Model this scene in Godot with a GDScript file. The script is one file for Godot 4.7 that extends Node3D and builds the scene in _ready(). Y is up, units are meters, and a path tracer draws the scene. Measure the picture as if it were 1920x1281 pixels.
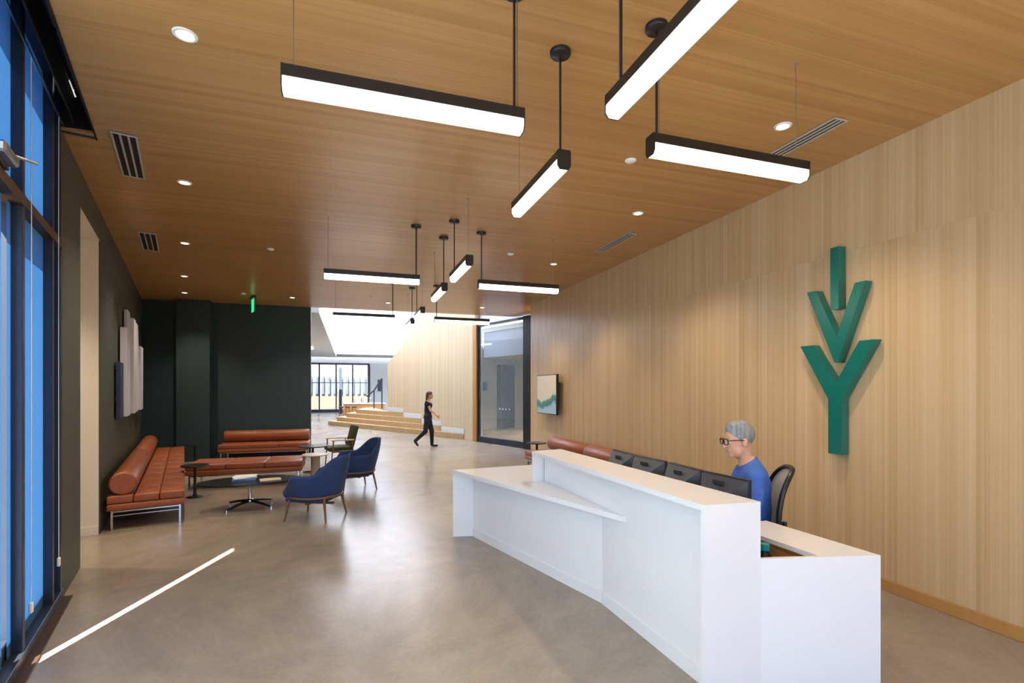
extends Node3D

# ---------------------------------------------------------------- mesh tools
class MB:
	var st := SurfaceTool.new()
	var xf := Transform3D()
	func _init() -> void:
		st.begin(Mesh.PRIMITIVE_TRIANGLES)
		st.set_smooth_group(-1)
	func smooth(on: bool) -> MB:
		st.set_smooth_group(1 if on else -1)
		return self
	func tri(a: Vector3, b: Vector3, c: Vector3, out: Vector3) -> void:
		var n := (a - c).cross(a - b)
		st.add_vertex(xf * a)
		if n.dot(out) >= 0.0:
			st.add_vertex(xf * b)
			st.add_vertex(xf * c)
		else:
			st.add_vertex(xf * c)
			st.add_vertex(xf * b)
	func quad(a: Vector3, b: Vector3, c: Vector3, d: Vector3, out: Vector3) -> void:
		tri(a, b, c, out)
		tri(a, c, d, out)
	func box(c: Vector3, s: Vector3, b := 0.0) -> MB:
		var h := s / 2.0
		b = minf(b, minf(h.x, minf(h.y, h.z)) * 0.9)
		for i in 3:
			var j := (i + 1) % 3
			var k := (i + 2) % 3
			for sg: float in [-1.0, 1.0]:
				var p: Array[Vector3] = []
				for q: Array in [[-1, -1], [1, -1], [1, 1], [-1, 1]]:
					var v := Vector3()
					v[i] = sg * h[i]
					v[j] = q[0] * (h[j] - b)
					v[k] = q[1] * (h[k] - b)
					p.append(c + v)
				var o := Vector3()
				o[i] = sg
				quad(p[0], p[1], p[2], p[3], o)
				if b > 0.0:
					for sj: float in [-1.0, 1.0]:
						var e: Array[Vector3] = []
						for q: Array in [[0, -1], [0, 1], [1, 1], [1, -1]]:
							var v := Vector3()
							v[i] = sg * (h[i] - (b if q[0] == 1 else 0.0))
							v[j] = sj * (h[j] - (0.0 if q[0] == 1 else b))
							v[k] = q[1] * (h[k] - b)
							e.append(c + v)
						var oe := Vector3()
						oe[i] = sg
						oe[j] = sj
						quad(e[0], e[1], e[2], e[3], oe)
		if b > 0.0:
			for x: float in [-1.0, 1.0]:
				for y: float in [-1.0, 1.0]:
					for z: float in [-1.0, 1.0]:
						tri(c + Vector3(x * h.x, y * (h.y - b), z * (h.z - b)), c + Vector3(x * (h.x - b), y * h.y, z * (h.z - b)), c + Vector3(x * (h.x - b), y * (h.y - b), z * h.z), Vector3(x, y, z))
		return self
	func soft(c: Vector3, s: Vector3, r: float) -> MB:
		smooth(true)
		var h := s / 2.0
		r = minf(r, minf(h.x, minf(h.y, h.z)) * 0.98)
		for i in 3:
			var j := (i + 1) % 3
			var k := (i + 2) % 3
			var uj := [-h[j], -h[j] + 0.4 * r, -h[j] + r, h[j] - r, h[j] - 0.4 * r, h[j]]
			var uk := [-h[k], -h[k] + 0.4 * r, -h[k] + r, h[k] - r, h[k] - 0.4 * r, h[k]]
			for sg: float in [-1.0, 1.0]:
				for a in 5:
					for b in 5:
						var p: Array[Vector3] = []
						for q: Array in [[0, 0], [1, 0], [1, 1], [0, 1]]:
							var v := Vector3()
							v[i] = sg * h[i]
							v[j] = uj[a + q[0]]
							v[k] = uk[b + q[1]]
							var w := v.clamp(-h + Vector3.ONE * r, h - Vector3.ONE * r)
							p.append(c + w + (v - w).normalized() * r)
						quad(p[0], p[1], p[2], p[3], (p[0] + p[1] + p[2] + p[3]) / 4.0 - c)
		smooth(false)
		return self
	func lathe(prof: Array, n := 24, c := Vector3.ZERO, turn := 0.0) -> MB:
		for i in prof.size() - 1:
			var p0: Vector2 = prof[i]
			var p1: Vector2 = prof[i + 1]
			var nr := p1.y - p0.y
			var ny := -(p1.x - p0.x)
			for k in n:
				var a := TAU * k / n + turn
				var b := TAU * (k + 1) / n + turn
				var m := (a + b) / 2.0
				var o := Vector3(cos(m) * nr, ny, sin(m) * nr)
				var v0 := c + Vector3(cos(a) * p0.x, p0.y, sin(a) * p0.x)
				var v1 := c + Vector3(cos(b) * p0.x, p0.y, sin(b) * p0.x)
				var v2 := c + Vector3(cos(b) * p1.x, p1.y, sin(b) * p1.x)
				var v3 := c + Vector3(cos(a) * p1.x, p1.y, sin(a) * p1.x)
				if p0.x > 1e-5:
					tri(v0, v1, v2, o)
				if p1.x > 1e-5:
					tri(v0, v2, v3, o)
		return self
	func tube(pts: Array, r: Variant, n := 8, caps := true, closed := false) -> MB:
		var cnt := pts.size()
		var rings: Array = []
		var up := Vector3.UP
		var t0: Vector3 = (pts[1] - pts[0]).normalized()
		if absf(t0.dot(up)) > 0.9:
			up = Vector3.RIGHT
		var u := (up - t0 * up.dot(t0)).normalized()
		for i in cnt:
			var a: Vector3 = pts[(i - 1 + cnt) % cnt] if (closed or i > 0) else pts[i]
			var b: Vector3 = pts[(i + 1) % cnt] if (closed or i < cnt - 1) else pts[i]
			var t := (b - a).normalized()
			u = (u - t * u.dot(t)).normalized()
			var v := t.cross(u)
			var rr: float = r[i] if r is Array else r
			var ring: Array[Vector3] = []
			for k in n:
				var q := TAU * k / n
				ring.append(pts[i] + (u * cos(q) + v * sin(q)) * rr)
			rings.append(ring)
		smooth(true)
		for i in (cnt if closed else cnt - 1):
			var ra: Array = rings[i]
			var rb: Array = rings[(i + 1) % cnt]
			var ca: Vector3 = (pts[i] + pts[(i + 1) % cnt]) / 2.0
			for k in n:
				var l := (k + 1) % n
				quad(ra[k], ra[l], rb[l], rb[k], (ra[k] + ra[l] + rb[l] + rb[k]) / 4.0 - ca)
		smooth(false)
		if caps and not closed:
			for e: int in [0, cnt - 1]:
				var o: Vector3 = (pts[0] - pts[1]) if e == 0 else (pts[cnt - 1] - pts[cnt - 2])
				for k in range(1, n - 1):
					tri(rings[e][0], rings[e][k], rings[e][k + 1], o)
		return self
	# polygon in local XY pushed along +Z from z0 to z1
	func extrude(poly: PackedVector2Array, z0: float, z1: float) -> MB:
		var ids := Geometry2D.triangulate_polygon(poly)
		for i in range(0, ids.size(), 3):
			for z: float in [z0, z1]:
				var q := [poly[ids[i]], poly[ids[i + 1]], poly[ids[i + 2]]]
				tri(Vector3(q[0].x, q[0].y, z), Vector3(q[1].x, q[1].y, z), Vector3(q[2].x, q[2].y, z), Vector3(0, 0, signf(z - (z0 + z1) / 2.0)))
		var area := 0.0
		for i in poly.size():
			area += poly[i].cross(poly[(i + 1) % poly.size()])
		for i in poly.size():
			var a := poly[i]
			var b := poly[(i + 1) % poly.size()]
			var d := b - a
			var o := Vector3(d.y, -d.x, 0) * signf(area)
			quad(Vector3(a.x, a.y, z0), Vector3(b.x, b.y, z0), Vector3(b.x, b.y, z1), Vector3(a.x, a.y, z1), o)
		return self
	# polygon in plan (x, z) between two heights
	func slab(poly: PackedVector2Array, y0: float, y1: float) -> MB:
		var keep := xf
		xf = xf * Transform3D(Basis(Vector3(1, 0, 0), Vector3(0, 0, 1), Vector3(0, 1, 0)), Vector3.ZERO)
		# the basis above mirrors, so faces are turned by hand
		var ids := Geometry2D.triangulate_polygon(poly)
		xf = keep
		for i in range(0, ids.size(), 3):
			for y: float in [y0, y1]:
				tri(Vector3(poly[ids[i]].x, y, poly[ids[i]].y), Vector3(poly[ids[i + 1]].x, y, poly[ids[i + 1]].y), Vector3(poly[ids[i + 2]].x, y, poly[ids[i + 2]].y), Vector3(0, signf(y - (y0 + y1) / 2.0), 0))
		var area := 0.0
		for i in poly.size():
			area += poly[i].cross(poly[(i + 1) % poly.size()])
		for i in poly.size():
			var a := poly[i]
			var b := poly[(i + 1) % poly.size()]
			var d := b - a
			var o := Vector3(d.y, 0, -d.x) * signf(area)
			quad(Vector3(a.x, y0, a.y), Vector3(b.x, y0, b.y), Vector3(b.x, y1, b.y), Vector3(a.x, y1, a.y), o)
		return self
	func done() -> ArrayMesh:
		st.generate_normals()
		return st.commit()

func poly(a: Array) -> PackedVector2Array:
	var p := PackedVector2Array()
	for v: Array in a:
		p.append(Vector2(v[0], v[1]))
	return p

# ---------------------------------------------------------------- soft bodies (signed distance, surface nets)
func cap(a: Vector3, b: Vector3, ra: float, rb: float, k := 0.03) -> Dictionary:
	return {"t": 0, "a": a, "b": b, "ra": ra, "rb": rb, "k": k}
func ell(c: Vector3, r: Vector3, k := 0.02) -> Dictionary:
	return {"t": 1, "c": c, "r": r, "k": k}
func ell_cut(c: Vector3, r: Vector3) -> Dictionary:
	return {"t": 2, "c": c, "r": r, "k": 0.0}
func plane_cut(n: Vector3, o: Vector3) -> Dictionary:
	return {"t": 3, "n": n.normalized(), "o": o, "k": 0.0}

func body_arrays(prims: Array, cell: float, xf := Transform3D()) -> Array:
	var lo := Vector3.ONE * 1e9
	var hi := -lo
	for p: Dictionary in prims:
		if p.t == 0:
			var m := maxf(p.ra, p.rb)
			lo = lo.min(p.a.min(p.b) - Vector3.ONE * m)
			hi = hi.max(p.a.max(p.b) + Vector3.ONE * m)
		elif p.t == 1:
			lo = lo.min(p.c - p.r)
			hi = hi.max(p.c + p.r)
	lo -= Vector3.ONE * cell * 3.0
	hi += Vector3.ONE * cell * 3.0
	var nx := int((hi.x - lo.x) / cell) + 2
	var ny := int((hi.y - lo.y) / cell) + 2
	var nz := int((hi.z - lo.z) / cell) + 2
	var g := PackedFloat32Array()
	g.resize(nx * ny * nz)
	g.fill(1.0)
	for p: Dictionary in prims:
		var a: Vector3
		var b: Vector3
		var pad: float = p.k + cell * 2.5
		if p.t == 0:
			var m: float = maxf(p.ra, p.rb) + pad
			a = p.a.min(p.b) - Vector3.ONE * m
			b = p.a.max(p.b) + Vector3.ONE * m
		elif p.t == 3:
			a = lo
			b = hi
		else:
			a = p.c - p.r - Vector3.ONE * pad
			b = p.c + p.r + Vector3.ONE * pad
		var i0 := maxi(0, int((a.x - lo.x) / cell))
		var i1 := mini(nx - 1, int((b.x - lo.x) / cell) + 1)
		var j0 := maxi(0, int((a.y - lo.y) / cell))
		var j1 := mini(ny - 1, int((b.y - lo.y) / cell) + 1)
		var k0 := maxi(0, int((a.z - lo.z) / cell))
		var k1 := mini(nz - 1, int((b.z - lo.z) / cell) + 1)
		var t: int = p.t
		var kk: float = p.k
		var A := Vector3()
		var AB := Vector3()
		var L2 := 1.0
		var ra := 0.0
		var rd := 0.0
		var C := Vector3()
		var R := Vector3.ONE
		if t == 0:
			A = p.a
			AB = p.b - p.a
			L2 = maxf(AB.length_squared(), 1e-9)
			ra = p.ra
			rd = p.rb - p.ra
		elif t == 3:
			C = p.o
			R = p.n
		else:
			C = p.c
			R = p.r
		for i in range(i0, i1 + 1):
			for j in range(j0, j1 + 1):
				var at := (i * ny + j) * nz
				for k in range(k0, k1 + 1):
					var q := Vector3(lo.x + i * cell, lo.y + j * cell, lo.z + k * cell)
					var d := 0.0
					if t == 0:
						var w := q - A
						var h := clampf(w.dot(AB) / L2, 0.0, 1.0)
						d = (w - AB * h).length() - ra - rd * h
					elif t == 3:
						d = R.dot(q - C)
						if d > g[at + k]:
							g[at + k] = d
						continue
					else:
						var e := (q - C) / R
						var k_0 := e.length()
						d = k_0 * (k_0 - 1.0) / maxf((e / R).length(), 1e-6)
						if t == 2:
							if -d > g[at + k]:
								g[at + k] = -d
							continue
					var o := g[at + k]
					if kk > 0.0 and absf(o - d) < kk:
						var hh := kk - absf(o - d)
						g[at + k] = minf(o, d) - hh * hh / (4.0 * kk)
					elif d < o:
						g[at + k] = d
	var verts := PackedVector3Array()
	var of := PackedInt32Array()
	of.resize(nx * ny * nz)
	of.fill(-1)
	var sx := ny * nz
	var corner := [0, sx, nz, sx + nz, 1, sx + 1, nz + 1, sx + nz + 1]
	var cpos := [Vector3(0, 0, 0), Vector3(1, 0, 0), Vector3(0, 1, 0), Vector3(1, 1, 0), Vector3(0, 0, 1), Vector3(1, 0, 1), Vector3(0, 1, 1), Vector3(1, 1, 1)]
	var edges := [[0, 1], [2, 3], [4, 5], [6, 7], [0, 2], [1, 3], [4, 6], [5, 7], [0, 4], [1, 5], [2, 6], [3, 7]]
	for i in nx - 1:
		for j in ny - 1:
			var row := (i * ny + j) * nz
			for k in nz - 1:
				var at := row + k
				if absf(g[at]) > cell * 2.2:
					continue
				var inside := 0
				for c in 8:
					if g[at + corner[c]] < 0.0:
						inside += 1
				if inside == 0 or inside == 8:
					continue
				var sum := Vector3()
				var n := 0
				for e: Array in edges:
					var da := g[at + corner[e[0]]]
					var db := g[at + corner[e[1]]]
					if (da < 0.0) != (db < 0.0):
						sum += cpos[e[0]].lerp(cpos[e[1]], da / (da - db))
						n += 1
				of[at] = verts.size()
				verts.append(lo + (Vector3(i, j, k) + sum / n) * cell)
	var idx := PackedInt32Array()
	var nor := PackedVector3Array()
	nor.resize(verts.size())
	var steps := [sx, nz, 1]
	for i in range(1, nx - 1):
		for j in range(1, ny - 1):
			var row := (i * ny + j) * nz
			for k in range(1, nz - 1):
				var at := row + k
				var d0 := g[at]
				if absf(d0) > cell * 2.2:
					continue
				for ax in 3:
					var d1 := g[at + steps[ax]]
					if (d0 < 0.0) == (d1 < 0.0):
						continue
					var s1: int = steps[(ax + 1) % 3]
					var s2: int = steps[(ax + 2) % 3]
					var q := [of[at], of[at - s1], of[at - s1 - s2], of[at - s2]]
					if q[0] < 0 or q[1] < 0 or q[2] < 0 or q[3] < 0:
						continue
					var o := Vector3()
					o[ax] = 1.0 if d0 < 0.0 else -1.0
					for tr: Array in [[0, 1, 2], [0, 2, 3]]:
						var a: Vector3 = verts[q[tr[0]]]
						var b: Vector3 = verts[q[tr[1]]]
						var c: Vector3 = verts[q[tr[2]]]
						var nn := (a - c).cross(a - b)
						if nn.dot(o) >= 0.0:
							idx.append_array([q[tr[0]], q[tr[1]], q[tr[2]]])
						else:
							idx.append_array([q[tr[0]], q[tr[2]], q[tr[1]]])
							nn = -nn
						for e: int in tr:
							nor[q[e]] += nn
	for i in verts.size():
		verts[i] = xf * verts[i]
		nor[i] = (xf.basis * nor[i]).normalized()
	return [verts, nor, idx]

func join_bodies(list: Array) -> ArrayMesh:
	var v := PackedVector3Array()
	var n := PackedVector3Array()
	var ix := PackedInt32Array()
	for a: Array in list:
		var base := v.size()
		v.append_array(a[0])
		n.append_array(a[1])
		for q: int in a[2]:
			ix.append(q + base)
	var arr := []
	arr.resize(Mesh.ARRAY_MAX)
	arr[Mesh.ARRAY_VERTEX] = v
	arr[Mesh.ARRAY_NORMAL] = n
	arr[Mesh.ARRAY_INDEX] = ix
	var m := ArrayMesh.new()
	m.add_surface_from_arrays(Mesh.PRIMITIVE_TRIANGLES, arr)
	return m

# ---------------------------------------------------------------- nodes
var used := {}
func numbered(called: String) -> String:
	if not used.has(called):
		used[called] = 0
		return called
	used[called] += 1
	return "%s_%03d" % [called, used[called]]

func thing(called: String, label: String, category: String, group := "", at := Vector3.ZERO, turn := 0.0) -> Node3D:
	var o := Node3D.new()
	o.name = numbered(called)
	o.position = at
	o.rotation.y = turn
	o.set_meta("label", label)
	o.set_meta("category", category)
	if group:
		o.set_meta("group", group)
	add_child(o)
	return o

func setting(called: String, at := Vector3.ZERO, turn := 0.0) -> Node3D:
	var o := Node3D.new()
	o.name = numbered(called)
	o.position = at
	o.rotation.y = turn
	o.set_meta("kind", "structure")
	add_child(o)
	return o

func part(parent: Node3D, called: String, mesh: Mesh, m: Material, at := Vector3.ZERO) -> MeshInstance3D:
	var o := MeshInstance3D.new()
	o.name = called
	o.mesh = mesh
	o.material_override = m
	o.position = at
	parent.add_child(o, true)
	return o

func struct(called: String, mesh: Mesh, m: Material) -> MeshInstance3D:
	var o := MeshInstance3D.new()
	o.name = numbered(called)
	o.mesh = mesh
	o.material_override = m
	o.set_meta("kind", "structure")
	add_child(o)
	return o

func one(called: String, label: String, category: String, mesh: Mesh, m: Material, group := "") -> MeshInstance3D:
	var o := MeshInstance3D.new()
	o.name = numbered(called)
	o.mesh = mesh
	o.material_override = m
	o.set_meta("label", label)
	o.set_meta("category", category)
	if group:
		o.set_meta("group", group)
	add_child(o)
	return o

func again(src: Node3D, label: String, at: Vector3, turn: float) -> Node3D:
	var o: Node3D = src.duplicate()
	o.name = numbered(String(src.name).rstrip("0123456789").trim_suffix("_"))
	add_child(o)
	o.position = at
	o.rotation.y = turn
	if label:
		o.set_meta("label", label)
	return o

# ---------------------------------------------------------------- materials
var M := {}
func mat(key: String, c: Color, rough := 0.6, metal := 0.0, spec := 0.5) -> StandardMaterial3D:
	var m := StandardMaterial3D.new()
	m.resource_name = key
	m.albedo_color = c
	m.roughness = rough
	m.metallic = metal
	m.metallic_specular = spec
	M[key] = m
	return m
func c8(r: int, g: int, b: int) -> Color:
	return Color8(r, g, b)

func veneer_image(w: int, h: int, sd: int, strip_lo: int, strip_hi: int, deep: float) -> Image:
	# straight veneer: strips of slightly different tone with fine grain running along v
	var rng := RandomNumberGenerator.new()
	rng.seed = sd
	var tone := PackedFloat32Array()
	tone.resize(w)
	var x := 0
	while x < w:
		var n := rng.randi_range(strip_lo, strip_hi)
		var t := rng.randf_range(-1.0, 1.0)
		for i in range(x, mini(w, x + n)):
			tone[i] = t * 0.5 + rng.randf_range(-0.35, 0.35)
		x += n
	var nz := FastNoiseLite.new()
	nz.seed = sd
	nz.frequency = 0.02
	var im := Image.create(w, h, false, Image.FORMAT_RGB8)
	for j in h:
		for i in w:
			var v := tone[i] + 0.5 * nz.get_noise_2d(i * 3.0, j * 0.35) + 0.3 * nz.get_noise_2d(i * 14.0, j * 0.8 + 900.0)
			var q := 1.0 + deep * v
			im.set_pixel(i, j, Color(clampf(0.86 * q, 0, 1), clampf(0.86 * q * (1.0 + 0.02 * v), 0, 1), clampf(0.86 * q * (1.0 + 0.08 * v), 0, 1)))
	return im

func blotch_image(n: int, sd: int, lo: Color, hi: Color, freqs: Array, weights: Array) -> Image:
	var ns: Array[FastNoiseLite] = []
	for i in freqs.size():
		var f := FastNoiseLite.new()
		f.seed = sd + i
		f.frequency = freqs[i]
		f.fractal_octaves = 3
		ns.append(f)
	var im := Image.create(n, n, false, Image.FORMAT_RGB8)
	for j in n:
		for i in n:
			var v := 0.0
			# wrap round so that repeats have no seam
			var a := TAU * i / n
			var b := TAU * j / n
			for q in ns.size():
				var s: float = n / TAU
				v += weights[q] * ns[q].get_noise_3d(cos(a) * s + cos(b) * s * 0.7, sin(a) * s, sin(b) * s + cos(b) * s * 0.7)
			im.set_pixel(i, j, lo.lerp(hi, clampf(0.5 + v, 0, 1)))
	return im

func make_materials() -> void:
	# oak veneer of the right wall: grain upright
	var oak := ImageTexture.create_from_image(veneer_image(512, 256, 11, 3, 12, 0.06))
	for i in 4:
		var m := mat("oak_wall_%d" % i, [c8(228, 196, 149), c8(230, 198, 152), c8(226, 194, 147), c8(229, 197, 150)][i], 0.29, 0.0, 0.5)
		m.albedo_texture = oak
		m.uv1_triplanar = true
		m.uv1_world_triplanar = true
		m.uv1_scale = Vector3(0.28, 0.09, 0.28)
		m.uv1_offset = Vector3(0.23 * i, 0.31 * i, 0.17 * i)
	# the same oak on the ceiling: grain along x, boards stained deeper
	var oak2 := ImageTexture.create_from_image(veneer_image(512, 256, 29, 3, 11, 0.075))
	var turned := oak2.get_image()
	turned.rotate_90(CLOCKWISE)
	var oak3 := ImageTexture.create_from_image(turned)
	for i in 4:
		var m := mat("oak_ceiling_%d" % i, [c8(214, 165, 102), c8(216, 167, 104), c8(212, 163, 100), c8(215, 166, 103)][i], 0.3, 0.0, 0.5)
		m.albedo_texture = oak3
		m.uv1_triplanar = true
		m.uv1_world_triplanar = true
		m.uv1_scale = Vector3(0.085, 0.25, 0.25)
		m.uv1_offset = Vector3(0.27 * i, 0.0, 0.19 * i)
	var pale := mat("oak_pale", c8(238, 214, 176), 0.42)
	pale.albedo_texture = oak
	pale.uv1_triplanar = true
	pale.uv1_world_triplanar = true
	pale.uv1_scale = Vector3(0.3, 0.08, 0.3)
	var trim := mat("oak_trim", c8(206, 152, 88), 0.4)
	trim.albedo_texture = oak
	trim.uv1_triplanar = true
	trim.uv1_world_triplanar = true
	trim.uv1_scale = Vector3(0.3, 0.3, 0.05)
	var stepm := mat("oak_step", c8(214, 178, 128), 0.4)
	stepm.albedo_texture = oak
	stepm.uv1_triplanar = true
	stepm.uv1_scale = Vector3(0.1, 0.4, 0.4)
	# polished concrete
	var con := mat("concrete", Color.WHITE, 0.3, 0.0, 0.5)
	con.albedo_texture = ImageTexture.create_from_image(blotch_image(512, 5, c8(126, 117, 105), c8(170, 160, 146), [0.006, 0.03, 0.2], [0.34, 0.2, 0.14]))
	con.uv1_triplanar = true
	con.uv1_world_triplanar = true
	con.uv1_scale = Vector3(0.21, 0.21, 0.21)
	con.roughness = 0.25
	mat("green_wall", c8(66, 70, 56), 0.55)
	mat("dark_green_wall", c8(44, 62, 66), 0.5)
	mat("white_wall", c8(208, 211, 214), 0.7)
	mat("cream_wall", c8(216, 209, 198), 0.7)
	mat("grey_wall", c8(196, 200, 200), 0.7)
	mat("black_metal", c8(24, 24, 27), 0.35, 0.0, 0.5)
	mat("frame_metal", c8(58, 66, 80), 0.35, 0.6)
	mat("bronze_metal", c8(92, 70, 54), 0.4, 0.6)
	mat("chrome", c8(216, 217, 220), 0.12, 1.0)
	mat("steel", c8(168, 170, 172), 0.3, 1.0)
	mat("solid_white", c8(236, 237, 238), 0.22, 0.0, 0.5)
	mat("leather", c8(158, 86, 50), 0.42, 0.0, 0.5)
	var lt := ImageTexture.create_from_image(blotch_image(128, 77, Color(0.86, 0.86, 0.86), Color(1, 1, 1), [0.05, 0.4], [0.6, 0.5]))
	M.leather.albedo_texture = lt
	M.leather.uv1_triplanar = true
	M.leather.uv1_scale = Vector3.ONE * 2.0
	var nav := mat("navy_fabric", c8(44, 70, 118), 0.9)
	nav.rim_enabled = true
	nav.rim = 0.4
	nav.albedo_texture = lt
	nav.uv1_triplanar = true
	nav.uv1_scale = Vector3.ONE * 9.0
	var grn := mat("olive_fabric", c8(74, 80, 50), 0.9)
	grn.albedo_texture = lt
	grn.uv1_triplanar = true
	grn.uv1_scale = Vector3.ONE * 9.0
	var wal := mat("walnut", c8(136, 98, 68), 0.45)
	wal.albedo_texture = oak
	wal.uv1_triplanar = true
	wal.uv1_scale = Vector3(2.0, 0.4, 2.0)
	mat("light_oak_arm", c8(206, 180, 140), 0.45)
	mat("black_top", c8(26, 28, 30), 0.3)
	mat("marble_top", c8(226, 222, 214), 0.25)
	mat("stone_base", c8(190, 172, 150), 0.6)
	mat("teal_sign", c8(0, 106, 94), 0.24, 0.0, 0.55)
	mat("monitor_plastic", c8(52, 56, 66), 0.4)
	mat("monitor_dark", c8(26, 28, 34), 0.35)
	mat("skin", c8(212, 158, 130), 0.5)
	M.skin.subsurf_scatter_enabled = true
	M.skin.subsurf_scatter_strength = 0.15
	mat("skin_woman", c8(206, 156, 128), 0.55)
	mat("hair_grey", c8(158, 160, 160), 0.6)
	M.hair_grey.albedo_texture = ImageTexture.create_from_image(veneer_image(128, 64, 63, 1, 4, 0.3))
	M.hair_grey.uv1_triplanar = true
	M.hair_grey.uv1_scale = Vector3(6.0, 1.5, 2.0)
	mat("hair_brown", c8(92, 60, 40), 0.6)
	mat("shirt_blue", c8(62, 104, 184), 0.85)
	mat("trouser_dark", c8(34, 38, 52), 0.85)
	mat("dress_black", c8(24, 26, 38), 0.8)
	mat("shoe_black", c8(20, 20, 24), 0.4)
	mat("eye_white", c8(235, 232, 228), 0.25)
	mat("eye_dark", c8(40, 28, 22), 0.2)
	mat("lip", c8(178, 112, 98), 0.5)
	mat("chair_mesh", c8(166, 164, 156), 0.8)
	mat("white_plastic", c8(240, 240, 238), 0.4)
	mat("slot_black", c8(14, 14, 15), 0.7)
	mat("slot_bar", c8(196, 196, 192), 0.4, 0.3)
	mat("art_white", c8(206, 208, 220), 0.5)
	mat("art_navy", c8(44, 56, 92), 0.5)
	mat("art_grey", c8(120, 122, 136), 0.5)
	mat("paper_white", c8(236, 238, 240), 0.7)
	mat("paper_blue", c8(96, 140, 206), 0.6)
	mat("paper_sand", c8(214, 196, 168), 0.7)
	mat("teal_plastic", c8(40, 170, 160), 0.4)
	mat("red_plastic", c8(180, 60, 50), 0.4)
	mat("door_dark", c8(36, 50, 48), 0.3)
	mat("exterior_white", c8(196, 200, 204), 0.8)
	mat("exterior_blue", c8(150, 174, 196), 0.5)
	mat("exterior_sand", c8(206, 194, 172), 0.9)
	mat("gap_backing_dark", c8(30, 46, 68), 0.5)  # dark tone for the backing added behind the blind gap
	mat("exterior_paving", c8(170, 166, 158), 0.9)
	mat("blue_sign", c8(60, 96, 190), 0.5)
	var gl := mat("clear_glass", Color(0.75, 0.85, 0.9, 0.08), 0.02)
	gl.transparency = BaseMaterial3D.TRANSPARENCY_ALPHA
	var gt := mat("dimming_glass", Color(0.2, 0.25, 0.3, 0.68), 0.02)  # tint added to dim the bright view through the far window
	gt.transparency = BaseMaterial3D.TRANSPARENCY_ALPHA
	var sh := mat("blue_sky_sheet", c8(70, 108, 152), 0.9, 0.0, 0.1)  # blue of sky-lit glass put into a translucent sheet
	sh.backlight_enabled = true
	sh.backlight = Color(0.13, 0.285, 0.45)
	var shw := mat("daylight_sheet", c8(200, 218, 238), 0.85)  # for unseen sheets added to bring soft daylight into the room
	shw.backlight_enabled = true
	shw.backlight = Color(0.86, 0.945, 1.0)
	var sh2 := mat("shade_grey", c8(176, 186, 200), 0.85)
	sh2.backlight_enabled = true
	sh2.backlight = Color(0.2, 0.22, 0.26)
	var sk := mat("skylight_glass", c8(240, 243, 246), 0.9)
	sk.backlight_enabled = true
	sk.backlight = Color(0.86, 0.90, 0.95)
	var lamp := mat("lamp_glow", c8(255, 250, 242), 0.6)
	lamp.emission_enabled = true
	lamp.emission = c8(255, 244, 228)
	lamp.emission_energy_multiplier = 2.6
	var dl := mat("downlight_glow", c8(255, 246, 230), 0.6)
	dl.emission_enabled = true
	dl.emission = c8(255, 232, 196)
	dl.emission_energy_multiplier = 5.0
	var ex := mat("exit_glow", c8(40, 190, 120), 0.4)
	ex.emission_enabled = true
	ex.emission = c8(30, 200, 120)
	ex.emission_energy_multiplier = 0.8

const LEFT_TURN := 0.2651     # the window and green wall stand 15.2 degrees off the oak wall
const G := Vector3(-2.27, 0, -5.11)
const CEIL := 3.89
func left_pt(x: float, y: float, s: float) -> Vector3:
	return G + Basis(Vector3.UP, LEFT_TURN) * Vector3(x, y, s)


func _ready() -> void:
	# ---- camera
	var cam := Camera3D.new()
	cam.name = "camera"
	cam.position = Vector3(0, 1.75, 0)
	cam.rotation.y = -0.31724
	cam.near = 0.1
	cam.far = 300.0
	cam.projection = Camera3D.PROJECTION_FRUSTUM
	cam.size = 1281.0 / 932.0 * cam.near
	cam.frustum_offset = Vector2(0, 88.5 / 932.0 * cam.near)
	cam.current = true
	add_child(cam)
	# ---- sky, exposure
	var env := Environment.new()
	env.background_mode = Environment.BG_SKY
	var sky := Sky.new()
	var sm := ProceduralSkyMaterial.new()
	sm.sky_top_color = Color(0.30, 0.52, 0.88)
	sm.sky_horizon_color = Color(0.72, 0.84, 0.97)
	sm.ground_bottom_color = Color(0.45, 0.43, 0.4)
	sm.ground_horizon_color = Color(0.7, 0.7, 0.7)
	sm.energy_multiplier = SKY_ENERGY
	sky.sky_material = sm
	env.sky = sky
	env.tonemap_mode = Environment.TONE_MAPPER_LINEAR
	env.tonemap_exposure = EXPOSURE
	env.sdfgi_enabled = true
	env.ssao_enabled = true
	env.ssil_enabled = true
	var we := WorldEnvironment.new()
	we.name = "world_environment"
	we.environment = env
	add_child(we)
	# ---- sun: from behind and left of the camera, 47.5 degrees up
	var sun := DirectionalLight3D.new()
	sun.name = "sun"
	sun.light_energy = SUN_ENERGY
	sun.light_color = Color(1.0, 0.95, 0.87)
	sun.light_angular_distance = 0.5
	sun.shadow_enabled = true
	sun.sky_mode = DirectionalLight3D.SKY_MODE_LIGHT_ONLY
	var el := deg_to_rad(47.5)
	var dir := Vector3(0.319 * cos(el), -sin(el), -0.948 * cos(el))
	sun.look_at_from_position(Vector3.ZERO, dir, Vector3.UP)
	add_child(sun)
	make_materials()
	structure()
	window_wall()
	atrium()
	desk()
	sign_letters()
	lounge()
	ceiling_fittings()
	people()
	small_things()

const SKY_ENERGY := 3.4
const SUN_ENERGY := 13.0
const EXPOSURE := 2.05
const PENDANT := 0.2
const SPOT := 2.1

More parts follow.
